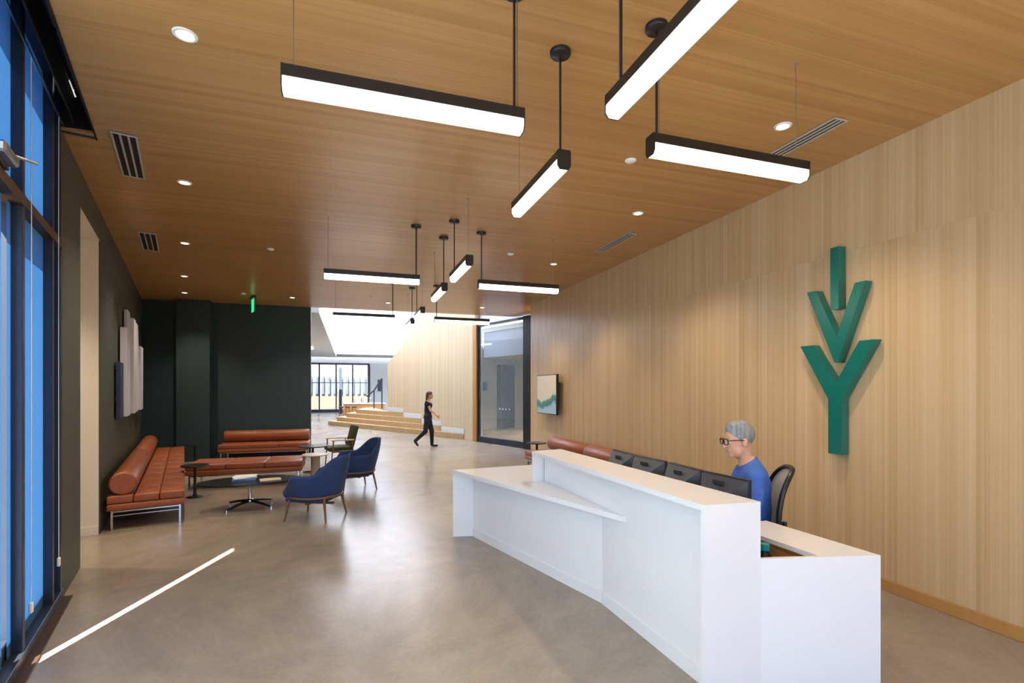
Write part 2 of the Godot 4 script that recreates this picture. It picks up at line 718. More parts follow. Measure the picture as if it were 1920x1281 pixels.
# one woven or cast sheet, lit through
func sheet(c: Vector3, s: Vector3) -> ArrayMesh:
	var h := s / 2.0
	var mb := MB.new()
	if s.x < s.y and s.x < s.z:
		mb.quad(c + Vector3(0, -h.y, -h.z), c + Vector3(0, h.y, -h.z), c + Vector3(0, h.y, h.z), c + Vector3(0, -h.y, h.z), Vector3.RIGHT)
	else:
		mb.quad(c + Vector3(-h.x, 0, -h.z), c + Vector3(h.x, 0, -h.z), c + Vector3(h.x, 0, h.z), c + Vector3(-h.x, 0, h.z), Vector3.DOWN)
	return mb.done()

func inter(a: PackedVector2Array, b: PackedVector2Array) -> PackedVector2Array:
	var r := Geometry2D.intersect_polygons(a, b)
	return r[0] if r.size() else PackedVector2Array()

func wall_x(z: float) -> float:   # x of the green wall's face at depth z
	return G.x + (z - G.z) * tan(LEFT_TURN)

func structure() -> void:
	struct("floor", MB.new().box(Vector3(3, -0.15, -17), Vector3(34, 0.3, 45.4)).done(), M.concrete)
	# ceiling: a deck with oak boards under it
	var left_edge := 0.215 / cos(LEFT_TURN)
	var outline := poly([[wall_x(4.5) + left_edge, 4.5], [4.42, 4.5], [4.42, -11.9], [5.6, -11.9], [5.6, -14.05], [wall_x(-14.05), -14.05], [wall_x(-5.05), -5.05], [wall_x(-5.05) + left_edge, -5.05]])
	var ceil := struct("ceiling", MB.new().slab(outline, CEIL + 0.02, CEIL + 0.28).done(), M.slot_black)
	var nz := 0
	var z := 4.69
	while z > -14.1:
		var z1 := z - 1.22
		var p := inter(outline, poly([[-6, z1 + 0.0005], [6, z1 + 0.0005], [6, z - 0.0005], [-6, z - 0.0005]]))
		if p.size() > 2:
			part(ceil, "panel", MB.new().slab(p, CEIL, CEIL + 0.02).done(), M["oak_ceiling_%d" % ((nz * 3) % 4)])
		z = z1
		nz += 1
	# oak wall on the right: core, lower and upper boards, baseboard
	var wr := struct("wall_right", MB.new().box(Vector3(4.56, 2.1, -3.71), Vector3(0.26, 4.2, 16.42)).done(), M.slot_black)
	z = -5.657 + 1.22 * 9
	nz = 0
	while z > -11.92:
		var z1 := maxf(z - 1.22, -11.92)
		var za := minf(z, 4.5)
		if za - z1 > 0.02:
			for r: Array in [[0.1, 3.0305], [3.0312, CEIL]]:
				part(wr, "panel", MB.new().box(Vector3(4.426, (r[0] + r[1]) / 2, (za + z1) / 2), Vector3(0.012, r[1] - r[0], za - z1 - 0.0006)).done(), M["oak_wall_%d" % ((nz * 3 + (2 if r[0] > 1.0 else 0)) % 4)])
		z = z1 if z1 > -11.92 else -12.0
		nz += 1
	part(wr, "end_panel", MB.new().box(Vector3(4.56, 1.945, -11.926), Vector3(0.28, CEIL, 0.012)).done(), M.oak_wall_1)
	struct("baseboard_right", MB.new().box(Vector3(4.413, 0.05, -3.71), Vector3(0.014, 0.1, 16.4), 0.003).done(), M.oak_trim)
	# green wall on the left with the tall opening
	var wl := setting("wall_left", G, LEFT_TURN)
	part(wl, "wall_end", MB.new().box(Vector3(-0.11, 2.05, -0.42), Vector3(0.22, 4.1, 0.86)).done(), M.green_wall)
	part(wl, "wall_face", MB.new().box(Vector3(-0.11, 2.05, -5.82), Vector3(0.22, 4.1, 6.96)).done(), M.green_wall)
	part(wl, "jamb_face", MB.new().box(Vector3(-0.006, 2.05, -2.27), Vector3(0.012, 4.1, 0.14)).done(), M.green_wall)
	part(wl, "lintel", MB.new().box(Vector3(-0.11, 3.82, -1.525), Vector3(0.22, 0.56, 1.35)).done(), M.green_wall)
	# passage behind the opening
	var ps := setting("wall_passage", G, LEFT_TURN)
	part(ps, "far_side", MB.new().box(Vector3(-1.51, 1.77, -2.265), Vector3(2.996, 3.54, 0.13)).done(), M.cream_wall)
	part(ps, "near_side", MB.new().box(Vector3(-1.61, 1.77, -0.79), Vector3(2.78, 3.54, 0.12)).done(), M.cream_wall)
	part(ps, "gap_backing", MB.new().box(Vector3(-1.72, 2.2, -0.7), Vector3(2.96, 4.4, 0.05)).done(), M.gap_backing_dark)  # dark sheet added so the gap between blinds does not show bright
	part(ps, "end", MB.new().box(Vector3(-3.06, 1.77, -1.5), Vector3(0.12, 3.54, 1.7)).done(), M.cream_wall)
	part(ps, "passage_ceiling", MB.new().box(Vector3(-1.56, 3.6, -1.5), Vector3(3.1, 0.12, 1.7)).done(), M.cream_wall)
	part(ps, "soffit", MB.new().box(Vector3(-0.115, 3.532, -1.525), Vector3(0.222, 0.014, 1.35)).done(), M.cream_wall)
	part(ps, "baseboard", MB.new().box(Vector3(-1.51, 0.05, -2.193), Vector3(2.99, 0.1, 0.014)).done(), M.cream_wall)
	downlight(left_pt(-0.9, 0, -1.5), "round downlight in the ceiling of the cream passage", "", 2.4, 3.54)
	# dark green back wall with a pier
	struct("wall_back", MB.new().box(Vector3(-2.95, 2.05, -14.15), Vector3(4.0, 4.1, 0.2)).done(), M.dark_green_wall)
	struct("wall_pier", MB.new().box(Vector3(-3.55, 1.945, -13.88), Vector3(0.7, 3.89, 0.34)).done(), M.dark_green_wall)
	# wall behind the camera: unseen, tall glazing added to supply daylight
	var wb := setting("window_3")
	part(wb, "head", MB.new().box(Vector3(2.3, 4.0, 4.6), Vector3(5.0, 0.5, 0.2)).done(), M.frame_metal)
	part(wb, "sill", MB.new().box(Vector3(2.3, 0.08, 4.6), Vector3(5.0, 0.16, 0.2)).done(), M.frame_metal)
	for i in 6:
		part(wb, "mullion", MB.new().box(Vector3(0.15 + i * 0.87, 2.0, 4.6), Vector3(0.07, 3.7, 0.18)).done(), M.frame_metal)
		if i < 5:
			part(wb, "pane", MB.new().box(Vector3(0.585 + i * 0.87, 1.955, 4.6), Vector3(0.8, 3.59, 0.012)).done(), M.clear_glass)
	# roof deck over everything that the rooms do not cover
	struct("wall_roof_edge", MB.new().slab(poly([[wall_x(4.7) - 0.4, 4.7], [5.8, 4.7], [5.8, -14.05], [-8, -14.05], [-8, -9], [wall_x(-5.05) - 0.4, -5.05]]), CEIL + 0.62, CEIL + 0.8).done(), M.white_wall)
	struct("wall_upper_edge", MB.new().box(Vector3(-1.2, 6.6, -13.95), Vector3(14.4, 5.36, 0.18)).done(), M.white_wall)

func window_wall() -> void:
	var w := setting("window_1", G, LEFT_TURN)
	var L := 9.9
	part(w, "sill", MB.new().box(Vector3(-0.11, 0.045, L / 2), Vector3(0.24, 0.09, L), 0.004).done(), M.frame_metal)
	part(w, "threshold", MB.new().box(Vector3(0.035, 0.008, L / 2), Vector3(0.06, 0.016, L)).done(), M.bronze_metal)
	part(w, "jamb", MB.new().box(Vector3(-0.1, 2.1, 0.045), Vector3(0.2, 4.2, 0.07), 0.003).done(), M.frame_metal)
	part(w, "head", MB.new().box(Vector3(-0.13, 4.32, L / 2), Vector3(0.26, 0.3, L)).done(), M.frame_metal)
	part(w, "transom", MB.new().box(Vector3(-0.09, 2.94, L / 2 + 0.05), Vector3(0.2, 0.07, L), 0.003).done(), M.bronze_metal)
	# recess for the blinds between the ceiling and the glass
	part(w, "pocket_side", MB.new().box(Vector3(0.222, 4.03, L / 2), Vector3(0.012, 0.3, L)).done(), M.slot_black)
	part(w, "pocket_top", MB.new().box(Vector3(0.05, 4.36, L / 2), Vector3(0.36, 0.04, L)).done(), M.slot_black)
	part(w, "pocket_end", MB.new().box(Vector3(0.11, 4.03, 0.03), Vector3(0.22, 0.3, 0.03)).done(), M.frame_metal)
	part(w, "fascia", MB.new().box(Vector3(0.085, 4.06, L / 2), Vector3(0.012, 0.22, L)).done(), M.slot_black)
	part(w, "edge_strip", MB.new().box(Vector3(0.012, 3.93, L / 2), Vector3(0.012, 0.018, L)).done(), M.steel)
	var edges := [0.08]
	var s := 0.31
	while s < L:
		edges.append(s)
		s += 0.85
	for i in edges.size():
		if i > 0:
			part(w, "mullion", MB.new().box(Vector3(-0.1, 2.13, edges[i] + 0.03), Vector3(0.2, 4.1, 0.06), 0.003).done(), M.frame_metal)
		var a: float = edges[i] + (0.06 if i > 0 else 0.0)
		var b: float = edges[i + 1] if i + 1 < edges.size() else L
		for r: Array in [[0.09, 2.905], [2.975, 4.17]]:
			part(w, "pane", MB.new().box(Vector3(-0.19, (r[0] + r[1]) / 2, (a + b) / 2), Vector3(0.012, r[1] - r[0], b - a)).done(), M.clear_glass)
			part(w, "rail", MB.new().box(Vector3(-0.1, r[0] + 0.05, (a + b) / 2), Vector3(0.07, 0.1, b - a - 0.002), 0.003).done(), M.frame_metal)
	# added sheets block the sun: blue mimics sky-lit glass, white supplies daylight
	var names := ["narrow added blue sheet standing in for sky lit glass against the green wall", "added blue sheet standing in for sky lit glass in the second bay", "added blue sheet standing in for sky lit glass in the third bay", "added unseen white sheet supplying daylight in a bay away from the green wall"]
	for i in edges.size():
		var a: float = edges[i] + (0.055 if i > 0 else -0.005)
		var b: float = (edges[i + 1] if i + 1 < edges.size() else L) + 0.005
		var bl := thing("roller_blind", names[mini(i, 3)], "blind", "added sheets in the window bays", G, LEFT_TURN)
		var fab: Material = M.blue_sky_sheet
		if i == 2:  # gap left in the sheet to let a thin stripe of sun through
			part(bl, "fabric", sheet(Vector3(-0.055, 1.5, (a + 1.30) / 2), Vector3(0.004, 2.83, 1.30 - a)), M.blue_sky_sheet)
			part(bl, "fabric", sheet(Vector3(-0.055, 1.5, (b + 1.41) / 2), Vector3(0.004, 2.83, b - 1.41)), fab)
		else:
			fab = M.blue_sky_sheet if i < 2 else M.daylight_sheet
			part(bl, "fabric", sheet(Vector3(-0.055, 1.5, (a + b) / 2), Vector3(0.004, 2.83, b - a)), fab)
		part(bl, "upper_sheet", sheet(Vector3(-0.055, 3.58, (a + b) / 2), Vector3(0.004, 1.24, b - a)), fab)
		part(bl, "roller", MB.new().tube([Vector3(0.15, 4.12, a), Vector3(0.15, 4.12, b)], 0.032, 10).done(), M.frame_metal)
	# pull chains
	for c: Array in [[0.27, 0.41, "white bead pull chain hanging beside the green wall"], [1.12, 0.36, "white bead pull chain hanging at the second mullion"]]:
		var ch := thing("blind_chain", c[2], "chain", "blind pull chains", G, LEFT_TURN)
		var pts := []
		for q in 24:
			var t := q / 23.0
			pts.append(Vector3(0.02, lerpf(3.9, c[1], t), c[0] + 0.02 * sin(t * 2.6) * (1.0 - t) * (1 if c[0] < 1 else -1)))
		part(ch, "cord", MB.new().tube(pts, 0.003, 5).done(), M.white_plastic)
		part(ch, "tensioner", MB.new().box(Vector3(0.02, c[1] - 0.03, c[0]), Vector3(0.02, 0.07, 0.035), 0.006).done(), M.white_plastic)
	# door closer arm high on the frame
	var dc := thing("door_closer", "silver door closer with its arm high on the window frame", "door closer", "", G, LEFT_TURN)
	part(dc, "body", MB.new().box(Vector3(0.045, 3.02, 1.78), Vector3(0.06, 0.06, 0.26), 0.012).done(), M.steel)
	part(dc, "arm", MB.new().tube([Vector3(0.05, 3.045, 1.70), Vector3(0.14, 3.05, 1.62)], 0.009, 8).done(), M.steel)
	part(dc, "mount", MB.new().box(Vector3(0.012, 3.02, 1.78), Vector3(0.03, 0.09, 0.3), 0.004).done(), M.frame_metal)

func atrium() -> void:
	var wd := Vector3(-0.342, 0, -0.94)
	var turn := atan2(-wd.x, -wd.z)   # local -z runs along the glass and the stair wall
	var o := Vector3(4.99, 0, -13.47)
	# glass partition
	var gp := setting("window_4", o, turn)
	part(gp, "frame_foot", MB.new().box(Vector3(0, 0.09, -1.22), Vector3(0.1, 0.18, 2.86)).done(), M.frame_metal)
	part(gp, "frame_head", MB.new().box(Vector3(0, 3.82, -1.22), Vector3(0.1, 0.07, 2.86)).done(), M.black_metal)
	part(gp, "frame_post", MB.new().box(Vector3(-0.02, 1.93, 0.03), Vector3(0.14, 3.86, 0.54)).done(), M.black_metal)
	part(gp, "frame_post", MB.new().box(Vector3(0, 1.93, -2.63), Vector3(0.1, 3.86, 0.06)).done(), M.black_metal)
	part(gp, "pane", MB.new().box(Vector3(0, 1.98, -1.42), Vector3(0.012, 3.6, 2.36)).done(), M.clear_glass)
	part(gp, "oak_post", MB.new().box(Vector3(-0.02, 1.93, -2.76), Vector3(0.16, 3.86, 0.2)).done(), M.oak_trim)
	part(gp, "black_return", MB.new().box(Vector3(0.3, 1.93, 0.33), Vector3(0.9, 3.86, 0.12)).done(), M.black_metal)
	for i in 4:
		part(gp, "marking_dot", MB.new().box(Vector3(-0.008, 1.12, -1.0 - i * 0.16), Vector3(0.002, 0.05, 0.05), 0.0).done(), M.white_plastic)
	var rs := thing("roller_blind", "pale grey roller blind half drawn behind the glass partition", "blind", "", o, turn)
	part(rs, "cassette", MB.new().box(Vector3(0.13, 3.66, -1.3), Vector3(0.1, 0.14, 2.5), 0.01).done(), M.white_plastic)
	part(rs, "fabric", sheet(Vector3(0.12, 3.2, -1.3), Vector3(0.004, 0.85, 2.46)), M.shade_grey)
	# the room behind the glass
	var rm := setting("wall_glass_room", o, turn)
	part(rm, "rear", MB.new().box(Vector3(6.6, 1.95, -2.6), Vector3(0.12, 3.9, 8.1)).done(), M.grey_wall)
	part(rm, "far_side", MB.new().box(Vector3(3.45, 1.95, -6.56), Vector3(6.3, 3.9, 0.12)).done(), M.grey_wall)
	part(rm, "near_side", MB.new().box(Vector3(3.45, 1.95, 1.4), Vector3(6.3, 3.9, 0.12)).done(), M.grey_wall)
	part(rm, "stair_side", MB.new().box(Vector3(0.24, 1.95, -4.7), Vector3(0.1, 3.9, 3.7)).done(), M.grey_wall)
	part(rm, "room_ceiling", MB.new().box(Vector3(3.5, 3.1, -2.6), Vector3(6.4, 0.1, 7.9)).done(), M.white_wall)
	var dr := thing("room_door", "dark green door standing in the room behind the glass partition", "door", "", o + Basis(Vector3.UP, turn) * Vector3(4.05, 0, -6.46), turn)
	part(dr, "leaf", MB.new().box(Vector3(0, 1.4, 0), Vector3(0.95, 2.8, 0.05), 0.004).done(), M.door_dark)
	part(dr, "stile", MB.new().box(Vector3(-0.3, 1.4, 0.04), Vector3(0.05, 2.78, 0.03), 0.004).done(), M.steel)
	part(dr, "rail", MB.new().box(Vector3(0, 1.3, 0.035), Vector3(0.9, 0.05, 0.02), 0.004).done(), M.frame_metal)
	var bs := one("room_sign", "small blue notice on the wall behind the glass partition", "sign", MB.new().box(Vector3.ZERO, Vector3(0.24, 0.4, 0.02), 0.004).done(), M.blue_sign)
	bs.position = o + Basis(Vector3.UP, turn) * Vector3(2.95, 1.85, -6.488)
	bs.rotation.y = turn
	for i in 3:
		var p := o + Basis(Vector3.UP, turn) * Vector3(1.4 + 1.1 * i, 2.94, -1.2 - i * 1.5)
		downlight(p, "downlight in the glass room, " + ["first from the glass", "between the other two", "nearest to the dark door"][i], "glass room downlights", 5.0, 3.05)
	# oak stair wall with its sloping top
	var sw := setting("wall_stair", o, turn)
	var side := MB.new()
	side.xf = Transform3D(Basis(Vector3(0, 0, -1), Vector3(0, 1, 0), Vector3(1, 0, 0)), Vector3(-0.02, 0, 0))
	side.extrude(poly([[2.86, 0], [9.74, 0], [9.74, 2.84], [6.22, 4.72], [2.86, 6.51]]), 0.0, 0.16)
	part(sw, "oak_face", side.done(), M.oak_pale)
	# white stepped skirting where the seat steps meet the oak wall
	var ts := [3.51, 5.05, 6.59, 8.17, 9.7]
	for i in 4:
		part(sw, "skirting", MB.new().box(Vector3(-0.027, 0.19 * (i + 1) + 0.09, -(ts[i] + ts[i + 1]) / 2), Vector3(0.012, 0.18, ts[i + 1] - ts[i])).done(), M.white_wall)
	# white wall over the glass partition
	part(sw, "upper_wall", MB.new().box(Vector3(0.25, 6.5, -0.4), Vector3(0.12, 5.2, 6.6)).done(), M.white_wall)
	# seat steps
	var L := [[-0.95, -25.56], [-0.55, -25.5], [-0.12, -25.3], [0.33, -24.9]]
	var stp := thing("seat_steps", "wide oak seating steps climbing beside the stair wall", "steps")
	for i in 4:
		var q: Vector3 = o + wd * ts[i] - Vector3(0.94, 0, -0.342) * 0.06
		part(stp, "step", MB.new().slab(poly([L[i], [q.x, q.z], [1.60, -22.57], [1.5, -23.2], [1.2, -27.5], [L[i][0] + 0.4, -26.6]]), 0.19 * i, 0.19 * (i + 1)).done(), M.oak_step)
	# handrail on the platform
	var hr := thing("handrail", "black metal handrail with posts at the top of the oak steps", "handrail")
	var hp := [Vector3(1.18, 0.76, -25.4), Vector3(1.55, 0.76, -25.3)]
	part(hr, "post", MB.new().box(hp[0] + Vector3(0, 0.45, 0), Vector3(0.06, 0.9, 0.06)).done(), M.frame_metal)
	part(hr, "post", MB.new().box(hp[1] + Vector3(0, 0.75, 0), Vector3(0.06, 1.5, 0.06)).done(), M.frame_metal)
	part(hr, "rail", MB.new().tube([hp[0] + Vector3(-0.35, 0.6, 0), hp[0] + Vector3(0, 0.9, 0), hp[1] + Vector3(0, 1.5, 0)], 0.035, 6).done(), M.frame_metal)
	# coffee counter and stools behind the steps
	var ct := thing("coffee_counter", "oak fronted counter with a white top beyond the seating steps", "counter")
	part(ct, "front", MB.new().box(Vector3(0.85, 0.43, -30.6), Vector3(2.3, 0.86, 0.8)).done(), M.oak_trim)
	part(ct, "worktop", MB.new().box(Vector3(0.85, 0.885, -30.6), Vector3(2.4, 0.05, 0.9), 0.006).done(), M.solid_white)
	var st0: Node3D
	for i in 3:
		var at := Vector3(-0.42 + i * 0.36, 0, -29.5)
		if i == 0:
			st0 = thing("bar_stool", "dark bar stool at the outer end of the oak counter", "stool", "bar stools at the oak counter", at)
			part(st0, "seat", MB.new().soft(Vector3(0, 0.72, 0), Vector3(0.26, 0.07, 0.26), 0.03).done(), M.black_metal)
			for q: Array in [[-1, -1], [1, -1], [1, 1], [-1, 1]]:
				part(st0, "leg", MB.new().tube([Vector3(q[0] * 0.08, 0.7, q[1] * 0.08), Vector3(q[0] * 0.12, 0, q[1] * 0.12)], 0.02, 6).done(), M.walnut)
		else:
			again(st0, ["", "dark bar stool between the other two at the oak counter", "dark bar stool closest to the seating steps at the oak counter"][i], at, 0)
	# things standing on the counter
	for i in 3:
		one("counter_jar", ["shortest steel vessel on the white counter top", "middle sized steel vessel on the white counter top", "tallest steel vessel on the white counter top"][i], "vessel", MB.new().lathe([Vector2(0, 0.91), Vector2(0.06, 0.91), Vector2(0.08, 1.05 + 0.06 * i), Vector2(0.05, 1.15 + 0.06 * i), Vector2(0, 1.15 + 0.06 * i)], 10, Vector3(0.3 + 0.45 * i, 0, -30.5)).done(), M.steel, "vessels on the white counter")
	# atrium shell
	var ax := setting("wall_atrium")
	part(ax, "left_wall", MB.new().box(Vector3(-7.0, 4.6, -26.9), Vector3(0.2, 9.2, 25.6)).done(), M.white_wall)
	part(ax, "right_wall", MB.new().box(Vector3(9.1, 4.6, -26.9), Vector3(0.2, 9.2, 26.2)).done(), M.white_wall)
	part(ax, "right_end", MB.new().box(Vector3(7.5, 4.6, -13.9), Vector3(3.6, 9.2, 0.2)).done(), M.white_wall)
	part(ax, "near_left_end", MB.new().box(Vector3(-6.0, 4.6, -14.15), Vector3(2.2, 9.2, 0.2)).done(), M.white_wall)
	part(ax, "mezzanine", MB.new().box(Vector3(-3.9, 4.1, -25.4), Vector3(6.2, 0.42, 20.8)).done(), M.white_wall)
	part(ax, "parapet", MB.new().box(Vector3(-0.88, 4.85, -25.4), Vector3(0.12, 1.1, 20.8)).done(), M.white_wall)
	part(ax, "bridge", MB.new().box(Vector3(1.4, 4.28, -37.4), Vector3(15.4, 0.36, 3.2)).done(), M.white_wall)
	part(ax, "bridge_parapet", MB.new().box(Vector3(1.4, 5.2, -35.9), Vector3(15.4, 1.3, 0.12)).done(), M.white_wall)
	part(ax, "far_upper", MB.new().box(Vector3(1.0, 6.4, -39.6), Vector3(16.4, 5.5, 0.2)).done(), M.white_wall)
	part(ax, "far_right", MB.new().box(Vector3(5.36, 1.83, -39.6), Vector3(7.7, 3.66, 0.2)).done(), M.grey_wall)
	# skylights: diffusing panels between white beams
	var rf := setting("ceiling_atrium")
	for i in 9:
		part(rf, "beam", MB.new().box(Vector3(1.0, 9.35, -14.2 - i * 3.15), Vector3(16.4, 0.5, 0.5)).done(), M.white_wall)
		if i < 8:
			part(rf, "skylight", sheet(Vector3(1.0, 9.4, -15.775 - i * 3.15), Vector3(16.2, 0.03, 2.64)), M.skylight_glass)
	# far window
	var fw := setting("window_2")
	part(fw, "sill", MB.new().box(Vector3(-2.7, 0.1, -39.6), Vector3(8.4, 0.2, 0.2)).done(), M.frame_metal)
	part(fw, "head", MB.new().box(Vector3(-2.7, 3.62, -39.6), Vector3(8.4, 0.12, 0.2)).done(), M.frame_metal)
	part(fw, "rail", MB.new().box(Vector3(-2.7, 2.2, -39.6), Vector3(8.4, 0.05, 0.1)).done(), M.frame_metal)
	for i in 8:
		part(fw, "mullion", MB.new().box(Vector3(1.46 - i * 1.18, 1.9, -39.6), Vector3(0.09 if i > 0 else 0.18, 3.4, 0.2)).done(), M.frame_metal)
		if i < 7:
			for r: Array in [[0.2, 2.175], [2.225, 3.56]]:
				part(fw, "pane", MB.new().box(Vector3(0.87 - i * 1.18, (r[0] + r[1]) / 2, -39.6), Vector3(1.09, r[1] - r[0], 0.012)).done(), M.dimming_glass)
	# what stands outside the far window
	var gr := struct("ground_outside", MB.new().box(Vector3(0, -0.3, -70), Vector3(120, 0.1, 60.4)).done(), M.exterior_paving)
	gr.set_meta("kind", "structure")
	var eb := thing("exterior_building", "white building with upright fins seen through the far window", "building")
	part(eb, "wall", MB.new().box(Vector3(-4, 2.6, -58.2), Vector3(34, 5.7, 1.0)).done(), M.exterior_white)
	part(eb, "base", MB.new().box(Vector3(-4, 0.35, -56.5), Vector3(34, 1.2, 0.5)).done(), M.exterior_sand)
	for i in 26:
		part(eb, "fin", MB.new().box(Vector3(-9.5 + i * 0.62, 2.1, -57.55), Vector3(0.26, 1.9, 0.3)).done(), M.exterior_blue)
	var cl := thing("exterior_column", "slim blue column standing behind the far window glass", "column")
	part(cl, "shaft", MB.new().box(Vector3(-0.55, 1.6, -36.5), Vector3(0.16, 3.2, 0.16), 0.02).done(), M.exterior_blue)
	part(cl, "base", MB.new().box(Vector3(-0.55, 0.85, -36.5), Vector3(0.2, 1.7, 0.2), 0.02).done(), M.frame_metal)
	# two upright posters on the far wall beside the window
	for i in 2:
		one("wall_poster", ["narrow dark and red poster on the far wall beside the window", "narrow dark poster on the far wall next to the oak wall"][i], "poster", MB.new().box(Vector3(2.25 + i * 0.75, 2.0, -39.48), Vector3(0.3, 0.9, 0.03), 0.004).done(), [M.frame_metal, M.black_metal][i])
	# linear lamp under the mezzanine
	var ml := thing("strip_lamp", "long white strip lamp under the mezzanine beyond the green wall", "lamp", "", Vector3(-1.85, 3.86, -24))
	part(ml, "diffuser", MB.new().box(Vector3.ZERO, Vector3(0.1, 0.04, 9.0), 0.004).done(), M.lamp_glow)
	area_lamp(ml, Vector3(0, -0.035, 0), Vector2(0.1, 9.0), 5.0, Color(1, 0.96, 0.9))

func area_lamp(parent: Node3D, at: Vector3, size: Vector2, energy: float, c: Color) -> void:
	var a := AreaLight3D.new()
	a.name = "area_lamp"
	a.position = at
	a.rotation.x = -PI / 2
	a.area_size = size
	a.area_normalize_energy = true
	a.light_energy = energy
	a.light_color = c
	a.area_range = 60.0
	a.shadow_enabled = true
	parent.add_child(a, true)

func downlight(at: Vector3, label: String, group: String, energy: float, h := CEIL) -> void:
	var d := thing("downlight", label, "downlight", group, Vector3(at.x, h, at.z))
	part(d, "trim", MB.new().smooth(true).lathe([Vector2(0.046, -0.001), Vector2(0.05, -0.008), Vector2(0.066, -0.006), Vector2(0.068, 0.0)], 24).done(), M.white_plastic)
	part(d, "lens", MB.new().lathe([Vector2(0.0, -0.004), Vector2(0.047, -0.003)].map(func(v: Vector2) -> Vector2: return v), 24).done(), M.downlight_glow)
	var s := SpotLight3D.new()
	s.name = "spot"
	s.position = Vector3(0, -0.02, 0)
	s.rotation.x = -PI / 2
	s.light_energy = energy
	s.light_color = Color(1.0, 0.91, 0.79)
	s.spot_angle = 52.0
	s.spot_angle_attenuation = 0.8
	s.spot_range = 40.0
	s.spot_attenuation = 2.0
	s.light_size = 0.05
	s.shadow_enabled = true
	d.add_child(s)

func desk() -> void:
	var d := thing("reception_desk", "long white reception desk with a raised counter and a lower wing", "desk")
	# raised counter, its top and ends standing proud of the front
	part(d, "counter_top", MB.new().slab(poly([[1.81, -4.85], [1.88, -2.30], [2.25, -2.27], [2.17, -4.92]]), 1.065, 1.10).done(), M.solid_white)
	part(d, "front_panel", MB.new().slab(poly([[1.945, -4.83], [1.985, -2.325], [2.02, -2.325], [1.98, -4.83]]), 0.1, 1.065).done(), M.solid_white)
	part(d, "plinth", MB.new().slab(poly([[1.938, -4.83], [1.978, -2.325], [2.02, -2.325], [1.98, -4.83]]), 0.0, 0.0995).done(), M.solid_white)
	part(d, "end_panel", MB.new().slab(poly([[1.88, -2.30], [2.25, -2.27], [2.25, -2.296], [1.88, -2.326]]), 0.0, 1.065).done(), M.solid_white)
	part(d, "end_panel", MB.new().slab(poly([[1.81, -4.85], [2.17, -4.92], [2.17, -4.89], [1.81, -4.82]]), 0.79, 1.065).done(), M.solid_white)
	part(d, "back_panel", MB.new().slab(poly([[2.15, -4.88], [2.225, -2.30], [2.248, -2.30], [2.17, -4.88]]), 0.0, 1.065).done(), M.oak_trim)
	# lower wing, its top reaching out over the knee space
	part(d, "wing_top", MB.new().slab(poly([[1.17, -5.80], [1.958, -3.28], [1.985, -3.28], [1.96, -4.85], [2.17, -4.9], [2.25, -5.88]]), 0.75, 0.79).done(), M.solid_white)
	part(d, "wing_front", MB.new().slab(poly([[1.40, -5.76], [1.97, -3.60], [1.99, -3.75], [1.44, -5.76]]), 0.1, 0.75).done(), M.solid_white)
	part(d, "wing_plinth", MB.new().slab(poly([[1.393, -5.76], [1.965, -3.595], [1.99, -3.75], [1.433, -5.76]]), 0.0, 0.0995).done(), M.solid_white)
	part(d, "wing_end", MB.new().slab(poly([[1.17, -5.80], [1.41, -5.752], [2.25, -5.82], [2.25, -5.88]]), 0.0, 0.75).done(), M.solid_white)
	part(d, "wing_back", MB.new().slab(poly([[2.22, -5.82], [2.25, -5.82], [2.19, -4.9], [2.16, -4.9]]), 0.0, 0.75).done(), M.oak_trim)
	# low return on the staff side
	part(d, "return_end", MB.new().slab(poly([[2.25, -2.27], [2.97, -2.10], [2.97, -2.128], [2.25, -2.298]]), 0.0, 0.77).done(), M.solid_white)
	part(d, "return_top", MB.new().slab(poly([[2.62, -2.21], [2.97, -2.128], [2.945, -2.92], [2.60, -2.92]]), 0.74, 0.77).done(), M.solid_white)
	part(d, "cabinet", MB.new().slab(poly([[2.65, -2.23], [2.955, -2.16], [2.925, -2.9], [2.63, -2.9]]), 0.0, 0.74).done(), M.oak_trim)
	for i in 3:
		var dr := part(d, "drawer_front", MB.new().box(Vector3(2.632, 0.14 + i * 0.23, -2.57), Vector3(0.018, 0.22, 0.56), 0.003).done(), M.oak_trim)
		part(dr, "handle", MB.new().box(Vector3(2.617, 0.2 + i * 0.23, -2.57), Vector3(0.012, 0.012, 0.14), 0.003).done(), M.steel)
	part(d, "worktop", MB.new().slab(poly([[2.235, -2.66], [2.58, -2.66], [2.60, -2.94], [2.62, -4.85], [2.17, -4.85]]), 0.71, 0.74).done(), M.solid_white)
	part(d, "worktop_leg", MB.new().box(Vector3(2.58, 0.355, -4.78), Vector3(0.05, 0.71, 0.05), 0.004).done(), M.steel)
	part(d, "worktop_leg", MB.new().box(Vector3(2.58, 0.355, -4.0), Vector3(0.05, 0.71, 0.05), 0.004).done(), M.steel)
	# small storage unit under the end of the worktop and a bottle on it
	var pd := thing("storage_unit", "low oak storage unit behind the near end of the white desk", "cabinet")
	part(pd, "body", MB.new().box(Vector3(2.42, 0.25, -2.5), Vector3(0.3, 0.5, 0.28), 0.006).done(), M.oak_trim)
	part(pd, "door", MB.new().box(Vector3(2.575, 0.25, -2.5), Vector3(0.012, 0.46, 0.25), 0.004).done(), M.oak_trim)
	var bt := thing("bottle", "black bottle with a teal cap behind the near end of the desk", "bottle", "", Vector3(2.51, 0.5, -2.5))
	part(bt, "body", MB.new().smooth(true).lathe([Vector2(0, 0), Vector2(0.038, 0), Vector2(0.04, 0.17), Vector2(0.03, 0.21), Vector2(0.022, 0.225), Vector2(0, 0.225)], 16).done(), M.black_metal)
	part(bt, "cap", MB.new().lathe([Vector2(0, 0.225), Vector2(0.028, 0.225), Vector2(0.028, 0.265), Vector2(0, 0.265)], 16).done(), M.teal_plastic)
